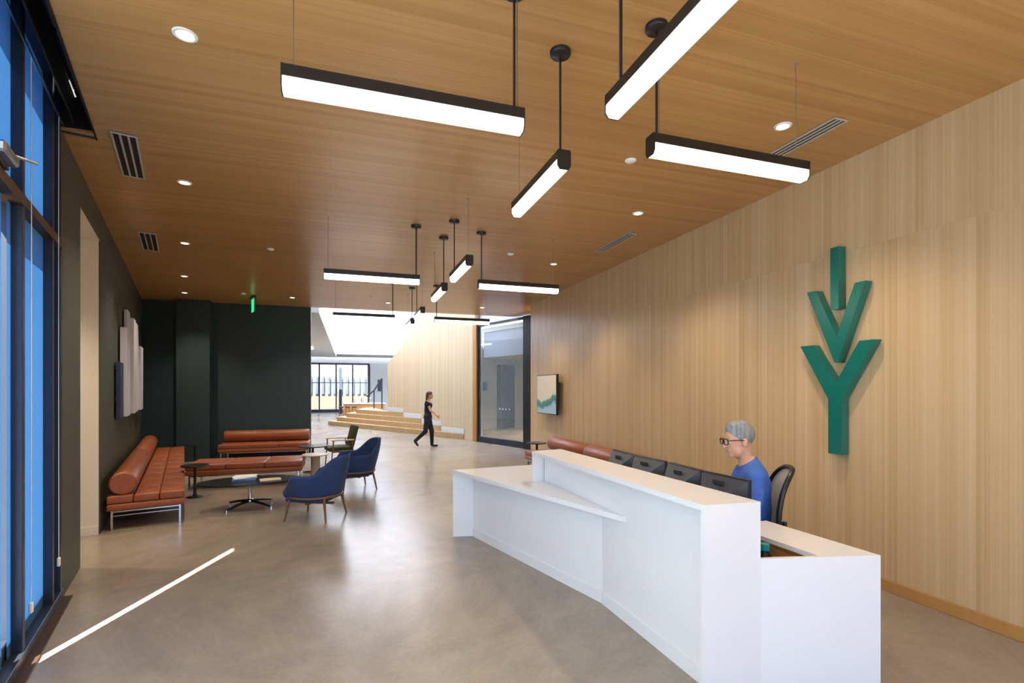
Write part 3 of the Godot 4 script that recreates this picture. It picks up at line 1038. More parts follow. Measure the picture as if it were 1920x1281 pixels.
	# four monitors in two pairs, seen from behind
	var spots := [[-2.725, 0.06, "nearest to the seated man, its screen towards him"], [-3.15, -0.05, "beside the monitor by the seated man"], [-3.60, 0.06, "first of the second pair along the counter"], [-4.02, -0.05, "last of the row at the far end of the counter"]]
	var m0: Node3D
	for i in 4:
		var at := Vector3(2.385, 0.74, spots[i][0])
		var lab: String = "black computer monitor " + spots[i][2]
		if i == 0:
			m0 = thing("monitor", lab, "monitor", "monitors behind the raised counter", at, spots[i][1])
			part(m0, "bezel", MB.new().box(Vector3(0.02, 0.275, 0), Vector3(0.035, 0.31, 0.41), 0.006).done(), M.monitor_dark)
			part(m0, "screen", MB.new().box(Vector3(0.0385, 0.28, 0), Vector3(0.002, 0.27, 0.37)).done(), M.black_top)
			var hb := MB.new()
			var o := [Vector3(0.002, 0.42, -0.2), Vector3(0.002, 0.42, 0.2), Vector3(0.002, 0.135, 0.2), Vector3(0.002, 0.135, -0.2)]
			var n := [Vector3(-0.075, 0.33, -0.13), Vector3(-0.075, 0.33, 0.12), Vector3(-0.075, 0.17, 0.12), Vector3(-0.075, 0.17, -0.13)]
			for k in 4:
				var l := (k + 1) % 4
				hb.quad(o[k], o[l], n[l], n[k], (o[k] + o[l]) / 2 - Vector3(0.1, 0.28, 0))
			hb.quad(n[0], n[1], n[2], n[3], Vector3.LEFT)
			part(m0, "housing", hb.done(), M.monitor_plastic)
			part(m0, "badge", MB.new().box(Vector3(-0.045, 0.385, 0), Vector3(0.012, 0.03, 0.09), 0.002).done(), M.monitor_dark)
			part(m0, "neck", MB.new().box(Vector3(-0.055, 0.11, 0), Vector3(0.03, 0.2, 0.06), 0.004).done(), M.monitor_dark)
			part(m0, "foot", MB.new().box(Vector3(-0.02, 0.008, 0), Vector3(0.18, 0.016, 0.22), 0.004).done(), M.monitor_dark)
		else:
			again(m0, lab, at, spots[i][1])
	# keyboard on the worktop
	var kb := thing("keyboard", "black keyboard on the worktop in front of the seated man", "keyboard", "", Vector3(2.53, 0.74, -3.3), 0.2)
	part(kb, "base", MB.new().box(Vector3(0, 0.008, 0), Vector3(0.13, 0.016, 0.38), 0.004).done(), M.monitor_dark)
	for r in 4:
		for k in 12:
			part(kb, "key", MB.new().box(Vector3(-0.04 + r * 0.027, 0.019, -0.17 + k * 0.031), Vector3(0.022, 0.007, 0.026)).done() if r + k == 0 else key_mesh(), M.monitor_plastic, Vector3.ZERO if r + k == 0 else Vector3(r * 0.027, 0, k * 0.031))

var km: ArrayMesh
func key_mesh() -> ArrayMesh:
	if km == null:
		km = MB.new().box(Vector3(-0.04, 0.019, -0.17), Vector3(0.022, 0.007, 0.026)).done()
	return km

func sign_letters() -> void:
	# three letters that stack like a plant on the oak wall; (z, y) outlines
	var glyphs := {
		"I": [[-3.522, 3.075], [-3.439, 3.075], [-3.439, 2.495], [-3.522, 2.495]],
		"V": [[-3.775, 2.702], [-3.673, 2.702], [-3.462, 2.240], [-3.284, 2.702], [-3.185, 2.702], [-3.448, 1.992], [-3.478, 1.992]],
		"Y": [[-3.849, 2.175], [-3.705, 2.175], [-3.472, 1.80], [-3.243, 2.178], [-3.104, 2.178], [-3.41, 1.65], [-3.41, 1.138], [-3.544, 1.138], [-3.544, 1.65]],
	}
	for k: String in glyphs:
		var mb := MB.new()
		mb.xf = Transform3D(Basis(Vector3(0, 0, 1), Vector3(0, 1, 0), Vector3(-1, 0, 0)), Vector3(4.405, 0, 0))
		mb.extrude(poly(glyphs[k]), 0.0, 0.085)
		var t := thing("sign_letter", {"I": "green letter I at the top of the wall sign", "V": "green letter V in the middle of the wall sign", "Y": "tall green letter Y at the foot of the wall sign"}[k], "sign letter", "green letters on the oak wall")
		part(t, "letter", mb.done(), M.teal_sign)
		var c := Vector2()
		for q: Array in glyphs[k]:
			c += Vector2(q[0], q[1]) / glyphs[k].size()
		for s: float in [-0.06, 0.06]:
			part(t, "standoff", MB.new().box(Vector3(4.412, (2.1 if k == "V" else (1.4 if k == "Y" else 2.78)) + s, -3.47), Vector3(0.02, 0.014, 0.014)).done(), M.steel)

func sofa_unit(called: String, label: String, at: Vector3, turn: float, length: float, depth: float, bolster: int, cols: int, rows: int, group: String) -> void:
	# local x across the seat (0 at the wall side), z along the length
	var s := thing(called, label, "sofa" if bolster > 0 else "bench", group, at, turn)
	var pl := length / cols
	var pw := depth / rows
	for i in cols:
		for j in rows:
			part(s, "seat_pad", MB.new().soft(Vector3(pw * (j + 0.5), 0.38, -length / 2 + pl * (i + 0.5)), Vector3(pw - 0.002, 0.1, pl - 0.002), 0.022).done(), M.leather)
	part(s, "seat_base", MB.new().soft(Vector3(depth / 2, 0.285, 0), Vector3(depth, 0.085, length), 0.02).done(), M.leather)
	for i in bolster:
		var a := -length / 2 + (length - 0.04) * i / bolster + 0.02
		var b := -length / 2 + (length - 0.04) * (i + 1) / bolster + 0.02
		var pts := [Vector3(0.16, 0.572, a + 0.002), Vector3(0.16, 0.572, a + 0.01), Vector3(0.16, 0.572, a + 0.025), Vector3(0.16, 0.572, b - 0.025), Vector3(0.16, 0.572, b - 0.01), Vector3(0.16, 0.572, b - 0.002)]
		part(s, "bolster", MB.new().tube(pts, [0.125, 0.138, 0.145, 0.145, 0.138, 0.125], 28).done(), M.leather)
	var ends := [-length / 2 + 0.06, length / 2 - 0.06]
	if length > 3.0:
		ends.append(0.0)
	for z: float in ends:
		part(s, "leg", MB.new().box(Vector3(0.05, 0.12, z), Vector3(0.025, 0.24, 0.025), 0.003).done(), M.chrome)
		part(s, "leg", MB.new().box(Vector3(depth - 0.05, 0.12, z), Vector3(0.025, 0.24, 0.025), 0.003).done(), M.chrome)
		part(s, "crossbar", MB.new().box(Vector3(depth / 2, 0.225, z), Vector3(depth - 0.1, 0.02, 0.02), 0.003).done(), M.chrome)
		part(s, "crossbar", MB.new().box(Vector3(depth / 2, 0.175, z), Vector3(depth - 0.1, 0.014, 0.014), 0.003).done(), M.chrome)
	for x: float in [0.05, depth - 0.05]:
		part(s, "long_rail", MB.new().box(Vector3(x, 0.225, 0), Vector3(0.02, 0.02, length - 0.12), 0.003).done(), M.chrome)

func armchair(label: String, at: Vector3, turn: float) -> void:
	var c := thing("armchair", label, "armchair", "navy armchairs by the coffee table", at, turn)
	# shell: local +z is the front
	var N := 40
	var K := 7
	var outer: Array = []
	var inner: Array = []
	for i in N + 1:
		var th := lerpf(-2.35, 2.35, i / float(N))
		var ct := cos(th)
		var top := 0.625 + 0.245 * smoothstep(0.3, 0.97, ct) - 0.17 * smoothstep(1.9, 2.35, absf(th))
		var ro := []
		var ri := []
		for k in K + 1:
			var v := k / float(K)
			var y := lerpf(0.31, top, v)
			var fl := 0.06 * sin(v * PI * 0.55)
			var rx := 0.335 + fl + 0.01 * v
			var rz := 0.33 + fl + 0.07 * v * maxf(ct, 0.0)
			var p := Vector3(sin(th) * rx, y, -ct * rz)
			ro.append(p)
			var t := 0.045 * (1.0 - 0.35 * v)
			ri.append(p - Vector3(sin(th), 0, -ct) * t + Vector3(0, -0.012 * v, 0))
		outer.append(ro)
		inner.append(ri)
	var sh := MB.new().smooth(true)
	for i in N:
		for k in K:
			var n: Vector3 = outer[i][k] * Vector3(1, 0, 1)
			sh.quad(outer[i][k], outer[i + 1][k], outer[i + 1][k + 1], outer[i][k + 1], n)
			sh.quad(inner[i][k], inner[i + 1][k], inner[i + 1][k + 1], inner[i][k + 1], -n)
		sh.quad(outer[i][K], outer[i + 1][K], inner[i + 1][K], inner[i][K], Vector3.UP)
		sh.quad(outer[i][0], outer[i + 1][0], inner[i + 1][0], inner[i][0], Vector3.DOWN)
	for e: int in [0, N]:
		for k in K:
			sh.quad(outer[e][k], outer[e][k + 1], inner[e][k + 1], inner[e][k], Vector3(0, 0, 1))
	part(c, "shell", sh.done(), M.navy_fabric)
	# seat cushion with a rounded front
	var pts := PackedVector2Array()
	for i in 28:
		var a := TAU * i / 28
		pts.append(Vector2(cos(a) * 0.295, sin(a) * 0.30 + (0.05 if sin(a) > 0 else 0.0)))
	part(c, "cushion", MB.new().slab(pts, 0.34, 0.44).done(), M.navy_fabric)
	part(c, "seat_front", MB.new().soft(Vector3(0, 0.365, 0.26), Vector3(0.52, 0.15, 0.2), 0.07).done(), M.navy_fabric)
	# wooden rim
	var rim := []
	for i in 36:
		var a := TAU * i / 36
		rim.append(Vector3(cos(a) * 0.33, 0.315, sin(a) * 0.335))
	part(c, "rim", MB.new().tube(rim, 0.02, 8, false, true).done(), M.walnut)
	part(c, "seat_pan", MB.new().soft(Vector3(0, 0.285, 0.03), Vector3(0.52, 0.08, 0.56), 0.038).done(), M.navy_fabric)
	part(c, "under_frame", MB.new().box(Vector3(0, 0.232, 0), Vector3(0.5, 0.03, 0.05), 0.006).done(), M.walnut)
	part(c, "under_frame", MB.new().box(Vector3(0, 0.2025, 0), Vector3(0.05, 0.03, 0.5), 0.006).done(), M.walnut)
	for q: Array in [[-1, -1], [1, -1], [1, 1], [-1, 1]]:
		part(c, "leg", MB.new().tube([Vector3(q[0] * 0.235, 0.315, q[1] * 0.235), Vector3(q[0] * 0.29, 0.0, q[1] * 0.29)], [0.021, 0.012], 8).done(), M.walnut)

func side_table(label: String, at: Vector3, top: Material, base: Material, r: float, h: float, stem: float) -> void:
	var t := thing("side_table", label, "side table", "", at)
	part(t, "top", MB.new().lathe([Vector2(0, h - 0.022), Vector2(r - 0.006, h - 0.022), Vector2(r, h - 0.012), Vector2(r - 0.004, h), Vector2(0, h)], 36).done(), top)
	part(t, "stem", MB.new().smooth(true).lathe([Vector2(stem * 1.6, 0.02), Vector2(stem, 0.08), Vector2(stem, h - 0.06), Vector2(stem * 1.8, h - 0.022)], 16).done(), base)
	part(t, "foot", MB.new().smooth(true).lathe([Vector2(0, 0), Vector2(r * 0.62, 0.0), Vector2(r * 0.62, 0.008), Vector2(stem * 1.7, 0.024), Vector2(0, 0.026)], 32).done(), base)

func lounge() -> void:
	# long sofa against the green wall
	sofa_unit("sofa", "long cognac leather sofa with a bolster along the green wall", left_pt(0.05, 0, -5.2), LEFT_TURN, 5.9, 0.8, 2, 10, 3, "")
	# daybed in the middle: long side across the room
	sofa_unit("daybed", "backless cognac leather bench between the coffee table and back sofa", Vector3(-1.75, 0, -10.72), -PI / 2, 1.86, 0.86, 0, 3, 2, "")
	# sofa at the dark wall
	sofa_unit("sofa", "cognac leather sofa with a bolster against the dark back wall", Vector3(-1.93, 0, -13.98), -PI / 2, 1.98, 0.8, 1, 3, 2, "")
	# sofa along the oak wall, behind the desk
	sofa_unit("sofa", "cognac leather sofa with two bolsters along the oak wall", Vector3(4.39, 0, -8.3), PI, 3.5, 0.8, 2, 6, 3, "")
	side_table("black pedestal side table in front of the long leather sofa", left_pt(0.99, 0, -3.98), M.black_top, M.black_metal, 0.2, 0.52, 0.02)
	side_table("black pedestal side table in the corner by the green pier", Vector3(-3.25, 0, -12.7), M.black_top, M.black_metal, 0.2, 0.52, 0.02)
	side_table("round side table with a pale top and thick stone stem", Vector3(-0.62, 0, -10.45), M.marble_top, M.stone_base, 0.25, 0.47, 0.085)
	side_table("black round side table beside the olive chair", Vector3(-0.72, 0, -11.25), M.black_top, M.black_metal, 0.3, 0.55, 0.025)
	side_table("black side table at the end of the oak wall sofa", Vector3(3.98, 0, -10.35), M.black_top, M.black_metal, 0.22, 0.55, 0.025)
	# coffee table
	var ct := thing("coffee_table", "oval black coffee table on a chrome star base", "table", "", Vector3(-1.38, 0, -8.15), 0.12)
	var oval := PackedVector2Array()
	for i in 48:
		var a := TAU * i / 48
		oval.append(Vector2(cos(a) * 0.66, sin(a) * 0.42))
	part(ct, "top", MB.new().slab(oval, 0.385, 0.405).done(), M.black_top)
	part(ct, "column", MB.new().smooth(true).lathe([Vector2(0.03, 0.12), Vector2(0.026, 0.2), Vector2(0.026, 0.34), Vector2(0.06, 0.385)], 16).done(), M.chrome)
	part(ct, "hub", MB.new().smooth(true).lathe([Vector2(0, 0.07), Vector2(0.05, 0.075), Vector2(0.045, 0.13), Vector2(0, 0.135)], 16).done(), M.chrome)
	for i in 4:
		var a := PI / 4 + i * PI / 2
		var e := Vector3(cos(a), 0, sin(a))
		part(ct, "leg", MB.new().tube([e * 0.03 + Vector3(0, 0.105, 0), e * 0.2 + Vector3(0, 0.085, 0), e * 0.4 + Vector3(0, 0.045, 0)], [0.024, 0.02, 0.014], 8).done(), M.black_metal)
		part(ct, "foot", MB.new().tube([e * 0.395 + Vector3(0, 0.05, 0), e * 0.4], [0.016, 0.018], 10).done(), M.chrome)
	var bk := [[-1.47, -8.2, 0.15, "paper_blue", "blue book at the bottom of the stack on the coffee table", 0.03], [-1.46, -8.19, 0.3, "paper_white", "white magazine on top of the blue book on the coffee table", 0.018], [-1.45, -8.2, 0.05, "paper_white", "white magazine lying uppermost on the coffee table stack", 0.012]]
	var y := 0.405
	for b: Array in bk:
		var k := thing("book", b[4], "book", "reading matter on the coffee table", Vector3(b[0], y, b[1]), b[2])
		part(k, "cover", MB.new().box(Vector3(0, b[5] / 2, 0), Vector3(0.30, b[5], 0.22), 0.002).done(), M[b[3]])
		part(k, "pages", MB.new().box(Vector3(0.003, b[5] / 2, 0), Vector3(0.302, b[5] * 0.7, 0.21)).done(), M.paper_white)
		y += b[5]
	var sb := thing("book", "sand coloured brochure lying alone on the coffee table", "book", "reading matter on the coffee table", Vector3(-1.1, 0.405, -8.08), 0.2)
	part(sb, "cover", MB.new().box(Vector3(0, 0.006, 0), Vector3(0.28, 0.012, 0.2), 0.002).done(), M.paper_sand)
	armchair("navy shell armchair with its back to the white desk beside the coffee table", Vector3(-0.42, 0, -7.27), atan2(-0.9, -0.43))
	armchair("navy shell armchair farther along towards the seating steps", Vector3(0.1, 0, -9.15), atan2(-0.95, 0.3))
	# olive lounge chair
	var g := thing("lounge_chair", "olive upholstered chair with pale wooden arms near the dark wall end", "chair", "", Vector3(-0.2, 0, -12.0), atan2(-1.0, 0.25))
	var sb2 := MB.new()
	sb2.xf = Transform3D(Basis(Vector3.RIGHT, -0.25), Vector3(0, 0.42, -0.22))
	sb2.soft(Vector3(0, 0.24, 0), Vector3(0.5, 0.52, 0.08), 0.03)
	part(g, "backrest", sb2.done(), M.olive_fabric)
	part(g, "seat", MB.new().soft(Vector3(0, 0.4, 0.02), Vector3(0.52, 0.1, 0.54), 0.035).done(), M.olive_fabric)
	for sx: float in [-1.0, 1.0]:
		part(g, "armrest", MB.new().box(Vector3(sx * 0.3, 0.60, 0.0), Vector3(0.055, 0.025, 0.5), 0.01).done(), M.light_oak_arm)
		part(g, "leg", MB.new().tube([Vector3(sx * 0.3, 0.59, 0.2), Vector3(sx * 0.29, 0, 0.25)], [0.016, 0.012], 8).done(), M.walnut)
		part(g, "leg", MB.new().tube([Vector3(sx * 0.3, 0.59, -0.2), Vector3(sx * 0.29, 0, -0.27)], [0.016, 0.012], 8).done(), M.walnut)
		part(g, "seat_rail", MB.new().box(Vector3(sx * 0.285, 0.35, 0), Vector3(0.025, 0.04, 0.46), 0.005).done(), M.walnut)
	# wall piece of upright boards on the green wall
	var ar := thing("wall_art", "relief of pale upright boards of unequal height on the green wall", "artwork", "", G, LEFT_TURN)
	var boards := [[-3.62, -4.12, 2.14, 0.05, "art_navy"], [-4.16, -4.72, 2.70, 0.09, "art_white"], [-4.76, -5.2, 3.05, 0.05, "art_white"], [-5.24, -5.62, 2.97, 0.10, "art_white"], [-5.66, -6.0, 2.9, 0.04, "art_grey"], [-6.04, -6.5, 2.98, 0.08, "art_white"], [-6.54, -7.05, 2.93, 0.05, "art_white"], [-7.09, -7.7, 2.62, 0.09, "art_white"]]
	for b: Array in boards:
		part(ar, "board", MB.new().box(Vector3(0.02 + b[3] / 2, (1.32 + b[2]) / 2, (b[0] + b[1]) / 2), Vector3(b[3], b[2] - 1.32, b[0] - b[1]), 0.004).done(), M[b[4]])
	part(ar, "hanging_rail", MB.new().box(Vector3(0.012, 1.6, -5.65), Vector3(0.02, 0.05, 3.9)).done(), M.black_metal)
	part(ar, "hanging_rail", MB.new().box(Vector3(0.012, 2.05, -5.65), Vector3(0.02, 0.05, 3.9)).done(), M.black_metal)
	for i in 9:
		part(ar, "inlay", MB.new().box(Vector3(0.0605, 1.45 + i * 0.13, -5.83), Vector3(0.004, 0.07 + 0.02 * (i % 3), 0.16 + 0.03 * (i % 2))).done(), M.art_navy)
	# screen on the oak wall
	var tv := thing("wall_screen", "flat wall display picturing a pale beach and teal water on the oak wall", "screen", "", Vector3(4.28, 1.62, -10.52))
	part(tv, "case", MB.new().box(Vector3(0.02, 0, 0), Vector3(0.05, 0.9, 1.18), 0.006).done(), M.black_metal)
	part(tv, "mount", MB.new().box(Vector3(0.085, 0, 0), Vector3(0.09, 0.4, 0.4)).done(), M.black_metal)
	var pic := MB.new()
	var pm := StandardMaterial3D.new()
	pm.resource_name = "screen_picture"
	var im := Image.create(128, 96, false, Image.FORMAT_RGB8)
	var nz := FastNoiseLite.new()
	nz.seed = 3
	nz.frequency = 0.02
	for j in 96:
		for i in 128:
			var u := i / 127.0
			var v := j / 95.0
			var n := nz.get_noise_2d(i, j)
			var shore := 0.70 - 0.20 * smoothstep(0.3, 1.0, u) - 0.05 * smoothstep(0.25, 0.0, u) + 0.08 * n
			var col := Color(0.87, 0.87, 0.85).lerp(Color(0.92, 0.88, 0.8), clampf(u + n, 0, 1))
			var sea := Color(0.30, 0.62, 0.58).lerp(Color(0.15, 0.44, 0.5), clampf((v - shore) * 5.0, 0, 1))
			col = col.lerp(sea, smoothstep(shore - 0.05, shore + 0.05, v))
			col = col.lerp(Color(0.66, 0.83, 0.94), smoothstep(shore + 0.14, shore + 0.26 + 0.1 * n, v))
			im.set_pixel(i, j, col)
	pm.albedo_texture = ImageTexture.create_from_image(im)
	pm.roughness = 0.3
	var st := SurfaceTool.new()
	st.begin(Mesh.PRIMITIVE_TRIANGLES)
	for q: Array in [[0, 0], [1, 1], [1, 0], [0, 0], [0, 1], [1, 1]]:
		st.set_normal(Vector3(-1, 0, 0))
		st.set_uv(Vector2(q[0], 1 - q[1]))
		st.add_vertex(Vector3(-0.0065, -0.43 + 0.86 * q[1], -0.57 + 1.14 * q[0]))
	part(tv, "picture", st.commit(), pm)

func pendant(label: String, at: Vector3, along_x: bool, length: float, rod: float, wire: float) -> void:
	# hung with its length along local x; the top of the housing lies at y = 3.24
	var turn := 0.0 if along_x else PI / 2
	var p := thing("pendant_lamp", label, "pendant lamp", "black linear pendant lamps", at, turn)
	var h := length / 2
	var mb := MB.new()
	mb.xf = Transform3D(Basis(Vector3(0, 0, -1), Vector3(0, 1, 0), Vector3(1, 0, 0)), Vector3(-h + 0.006, 0, 0))
	mb.extrude(poly([[-0.038, 0], [0.038, 0], [0.045, -0.008], [0.045, -0.06], [-0.045, -0.06], [-0.045, -0.008]]), 0, length - 0.012)
	part(p, "housing", mb.done(), M.black_metal)
	var df := MB.new()
	df.xf = mb.xf
	df.extrude(poly([[-0.042, -0.0605], [0.042, -0.0605], [0.042, -0.098], [0.026, -0.122], [-0.026, -0.122], [-0.042, -0.098]]), 0, length - 0.012)
	part(p, "diffuser", df.done(), M.lamp_glow)
	for s: float in [-1.0, 1.0]:
		var ec := MB.new()
		ec.xf = Transform3D(Basis(Vector3(0, 0, -1), Vector3(0, 1, 0), Vector3(1, 0, 0)), Vector3(-h if s < 0 else h - 0.006, 0, 0))
		ec.extrude(poly([[-0.039, 0.001], [0.039, 0.001], [0.046, -0.008], [0.046, -0.1], [0.03, -0.124], [-0.03, -0.124], [-0.046, -0.1], [-0.046, -0.008]]), 0, 0.006)
		part(p, "end_cap", ec.done(), M.black_metal)
	var top := CEIL - at.y
	part(p, "rod", MB.new().tube([Vector3(rod, 0, 0), Vector3(rod, top - 0.02, 0)], 0.0075, 8).done(), M.black_metal)
	part(p, "cord", MB.new().tube([Vector3(rod + 0.018, 0, 0), Vector3(rod + 0.016, top - 0.02, 0)], 0.0035, 6).done(), M.steel)
	part(p, "canopy", MB.new().smooth(true).lathe([Vector2(0, top - 0.03), Vector2(0.062, top - 0.028), Vector2(0.066, top - 0.022), Vector2(0.066, top)], 28, Vector3(rod, 0, 0)).done(), M.black_metal)
	part(p, "wire", MB.new().tube([Vector3(wire, 0, 0), Vector3(wire, top, 0)], 0.0025, 6).done(), M.steel)
	part(p, "wire_anchor", MB.new().lathe([Vector2(0.0, top - 0.02), Vector2(0.008, top - 0.02), Vector2(0.01, top)], 10, Vector3(wire, 0, 0)).done(), M.steel)
	area_lamp(p, Vector3(0, -0.128, 0), Vector2(length - 0.02, 0.08), PENDANT, Color(1.0, 0.95, 0.87))

func slot_vent(label: String, at: Vector3, turn: float, length: float, width: float, slots: int) -> void:
	var v := thing("air_vent", label, "air vent", "slot air vents in the ceiling", at, turn)
	part(v, "slot_back", MB.new().box(Vector3(0, -0.004, 0), Vector3(width, 0.006, length)).done(), M.slot_black)
	for i in slots + 1:
		part(v, "bar", MB.new().box(Vector3(-width / 2 + width * i / slots, -0.009, 0), Vector3(0.016, 0.012, length), 0.002).done(), M.slot_bar)
	for s: float in [-1.0, 1.0]:
		part(v, "end_bar", MB.new().box(Vector3(0, -0.009, s * length / 2), Vector3(width + 0.016, 0.012, 0.012), 0.002).done(), M.slot_bar)

func ceiling_fittings() -> void:
	var zs := [-2.52, -6.6, -10.28]
	var where := ["over the desk", "in the middle group", "in the far group"]
	for i in 3:
		var z: float = zs[i]
		pendant("black linear lamp hung crosswise on the window side " + where[i], Vector3(0.295, 3.24, z), true, 1.18, 0.545, -0.54)
		pendant("black linear lamp hung crosswise on the oak wall side " + where[i], Vector3(2.27, 3.24, z), true, 1.18, -0.545, 0.52)
		pendant("black linear lamp hung lengthwise before the crosswise pair " + where[i], Vector3(1.275, 3.24, z + 0.74), false, 0.92, 0.38, -0.40)
		pendant("black linear lamp hung lengthwise beyond the crosswise pair " + where[i], Vector3(1.275, 3.24, z - 0.78), false, 0.92, -0.40, 0.40)
	for q: Array in [[-0.94, -3.47, "over the floor beside the windows"], [-1.62, -5.96, "between the two window side vents"], [-2.29, -8.44, "over the coffee table side of the long sofa"], [-2.97, -10.92, "over the far half of the long sofa"], [-3.48, -12.80, "in the corner before the green pier"], [-1.26, -12.69, "over the sofa at the dark wall"], [0.93, -12.73, "at the atrium edge of the ceiling"], [3.36, -3.16, "over the desk beside the oak wall vent"], [3.35, -5.28, "between the two oak wall vents"], [3.34, -7.88, "over the oak wall sofa"], [3.34, -10.19, "before the wall screen"], [3.34, -12.71, "before the glass partition"]]:
		downlight(Vector3(q[0], 0, q[1]), "round recessed downlight " + q[2], "recessed downlights", SPOT)
	# more of the same behind the camera
	slot_vent("black slot air vent in the ceiling beside the windows", Vector3(-1.925, CEIL, -5.46), LEFT_TURN, 1.0, 0.17, 3)
	slot_vent("black slot air vent in the ceiling over the long sofa", Vector3(-2.76, CEIL, -8.52), LEFT_TURN, 1.0, 0.19, 3)
	slot_vent("silver slot air vent in the ceiling over the desk", Vector3(3.7, CEIL, -3.35), 0.0, 0.85, 0.13, 3)
	slot_vent("silver slot air vent in the ceiling over the oak wall sofa", Vector3(3.7, CEIL, -6.45), 0.0, 0.95, 0.13, 3)
	for q: Array in [[2.51, -4.08, "by the desk lamps"], [2.44, -7.50, "in the middle of the ceiling"], [-1.14, -8.39, "above the coffee table"], [0.51, -11.97, "near the atrium edge"], [-2.25, -12.5, "beside the exit sign"]]:
		var d := thing("smoke_detector", "small flat white detector disc on the ceiling " + q[2], "detector", "ceiling detectors", Vector3(q[0], CEIL, q[1]))
		part(d, "cover", MB.new().smooth(true).lathe([Vector2(0, -0.02), Vector2(0.04, -0.018), Vector2(0.052, -0.006), Vector2(0.054, 0)], 24).done(), M.white_plastic)
	# exit sign near the dark wall
	var ex := thing("exit_sign", "green edge lit sign hanging from the ceiling before the dark wall", "exit sign", "", Vector3(-2.12, CEIL, -12.85), 0.32)
	part(ex, "canopy", MB.new().box(Vector3(0, -0.025, 0), Vector3(0.1, 0.05, 0.34), 0.006).done(), M.black_metal)
	part(ex, "panel", MB.new().box(Vector3(0, -0.21, 0), Vector3(0.012, 0.3, 0.30), 0.002).done(), M.exit_glow)
	part(ex, "edge", MB.new().box(Vector3(0, -0.055, 0), Vector3(0.03, 0.02, 0.31), 0.002).done(), M.steel)

# ---------------------------------------------------------------- people
func hand_prims(w: Vector3, fwd: Vector3, side: Vector3, s: float, curl: float) -> Array:
	# w wrist, fwd along the fingers, side towards the thumb
	var dn := fwd.cross(side).normalized()
	if dn.y > 0:
		dn = -dn
	var r := [cap(w, w + fwd * 0.03 * s, 0.024 * s, 0.026 * s, 0.012), cap(w + fwd * 0.04 * s + side * 0.022 * s, w + fwd * 0.085 * s + side * 0.024 * s, 0.016 * s, 0.014 * s, 0.014), cap(w + fwd * 0.04 * s - side * 0.02 * s, w + fwd * 0.08 * s - side * 0.024 * s, 0.016 * s, 0.013 * s, 0.014), cap(w + fwd * 0.035 * s, w + fwd * 0.085 * s, 0.018 * s, 0.014 * s, 0.014)]
	var lens := [0.066, 0.075, 0.07, 0.054]
	for i in 4:
		var b := w + fwd * (0.086 - (0.006 if i == 3 else 0.0)) * s + side * (0.029 - 0.0195 * i) * s
		var f1 := (fwd + dn * curl * 0.5).normalized()
		var f2 := (fwd + dn * curl * 1.5).normalized()
		var m: Vector3 = b + f1 * lens[i] * 0.5 * s
		r.append(cap(b, m, 0.0088 * s, 0.0082 * s, 0.004))
		r.append(cap(m, m + f2 * lens[i] * 0.5 * s, 0.0082 * s, 0.0068 * s, 0.004))
	var tb := w + fwd * 0.03 * s + side * 0.028 * s
	var tm := tb + (fwd * 0.7 + side * 0.7).normalized() * 0.038 * s
	r.append(cap(tb, tm, 0.013 * s, 0.010 * s, 0.008))
	r.append(cap(tm, tm + (fwd * 0.95 + side * 0.25 + dn * 0.2).normalized() * 0.03 * s, 0.010 * s, 0.008 * s, 0.004))
	return r

func head_prims() -> Array:
	# about 0.235 high, looking along +z, centred between crown and chin
	return [
		ell(Vector3(0, 0.028, -0.012), Vector3(0.074, 0.088, 0.096), 0.0),
		ell(Vector3(0, -0.035, 0.028), Vector3(0.058, 0.08, 0.062), 0.03),
		cap(Vector3(-0.034, -0.082, 0.03), Vector3(0.034, -0.082, 0.03), 0.028, 0.028, 0.03),
		cap(Vector3(-0.012, -0.1, 0.066), Vector3(0.012, -0.1, 0.066), 0.017, 0.017, 0.02),
		cap(Vector3(-0.036, 0.02, 0.072), Vector3(0.036, 0.02, 0.072), 0.012, 0.012, 0.012),
		cap(Vector3(0, 0.008, 0.086), Vector3(0, -0.03, 0.107), 0.008, 0.0125, 0.008),
		cap(Vector3(-0.012, -0.034, 0.092), Vector3(0.012, -0.034, 0.092), 0.008, 0.008, 0.006),
		cap(Vector3(-0.02, -0.062, 0.080), Vector3(0.02, -0.062, 0.080), 0.009, 0.009, 0.006),
		cap(Vector3(-0.016, -0.074, 0.079), Vector3(0.016, -0.074, 0.079), 0.009, 0.009, 0.006),
		ell(Vector3(0.078, -0.015, -0.008), Vector3(0.011, 0.031, 0.02), 0.006),
		ell(Vector3(-0.078, -0.015, -0.008), Vector3(0.011, 0.031, 0.02), 0.006),
		cap(Vector3(0, -0.07, -0.025), Vector3(0, -0.2, -0.05), 0.054, 0.06, 0.03),
		ell_cut(Vector3(0.031, 0.002, 0.094), Vector3(0.015, 0.011, 0.014)),
		ell_cut(Vector3(-0.031, 0.002, 0.094), Vector3(0.015, 0.011, 0.014)),
	]

func placed(list: Array, t: Transform3D) -> Array:
	var k := t.basis.get_scale().x
	var r := []
	for p: Dictionary in list:
		var q := p.duplicate()
		if p.t == 0:
			q.a = t * p.a
			q.b = t * p.b
			q.ra = p.ra * k
			q.rb = p.rb * k
		r.append(q)
	return r

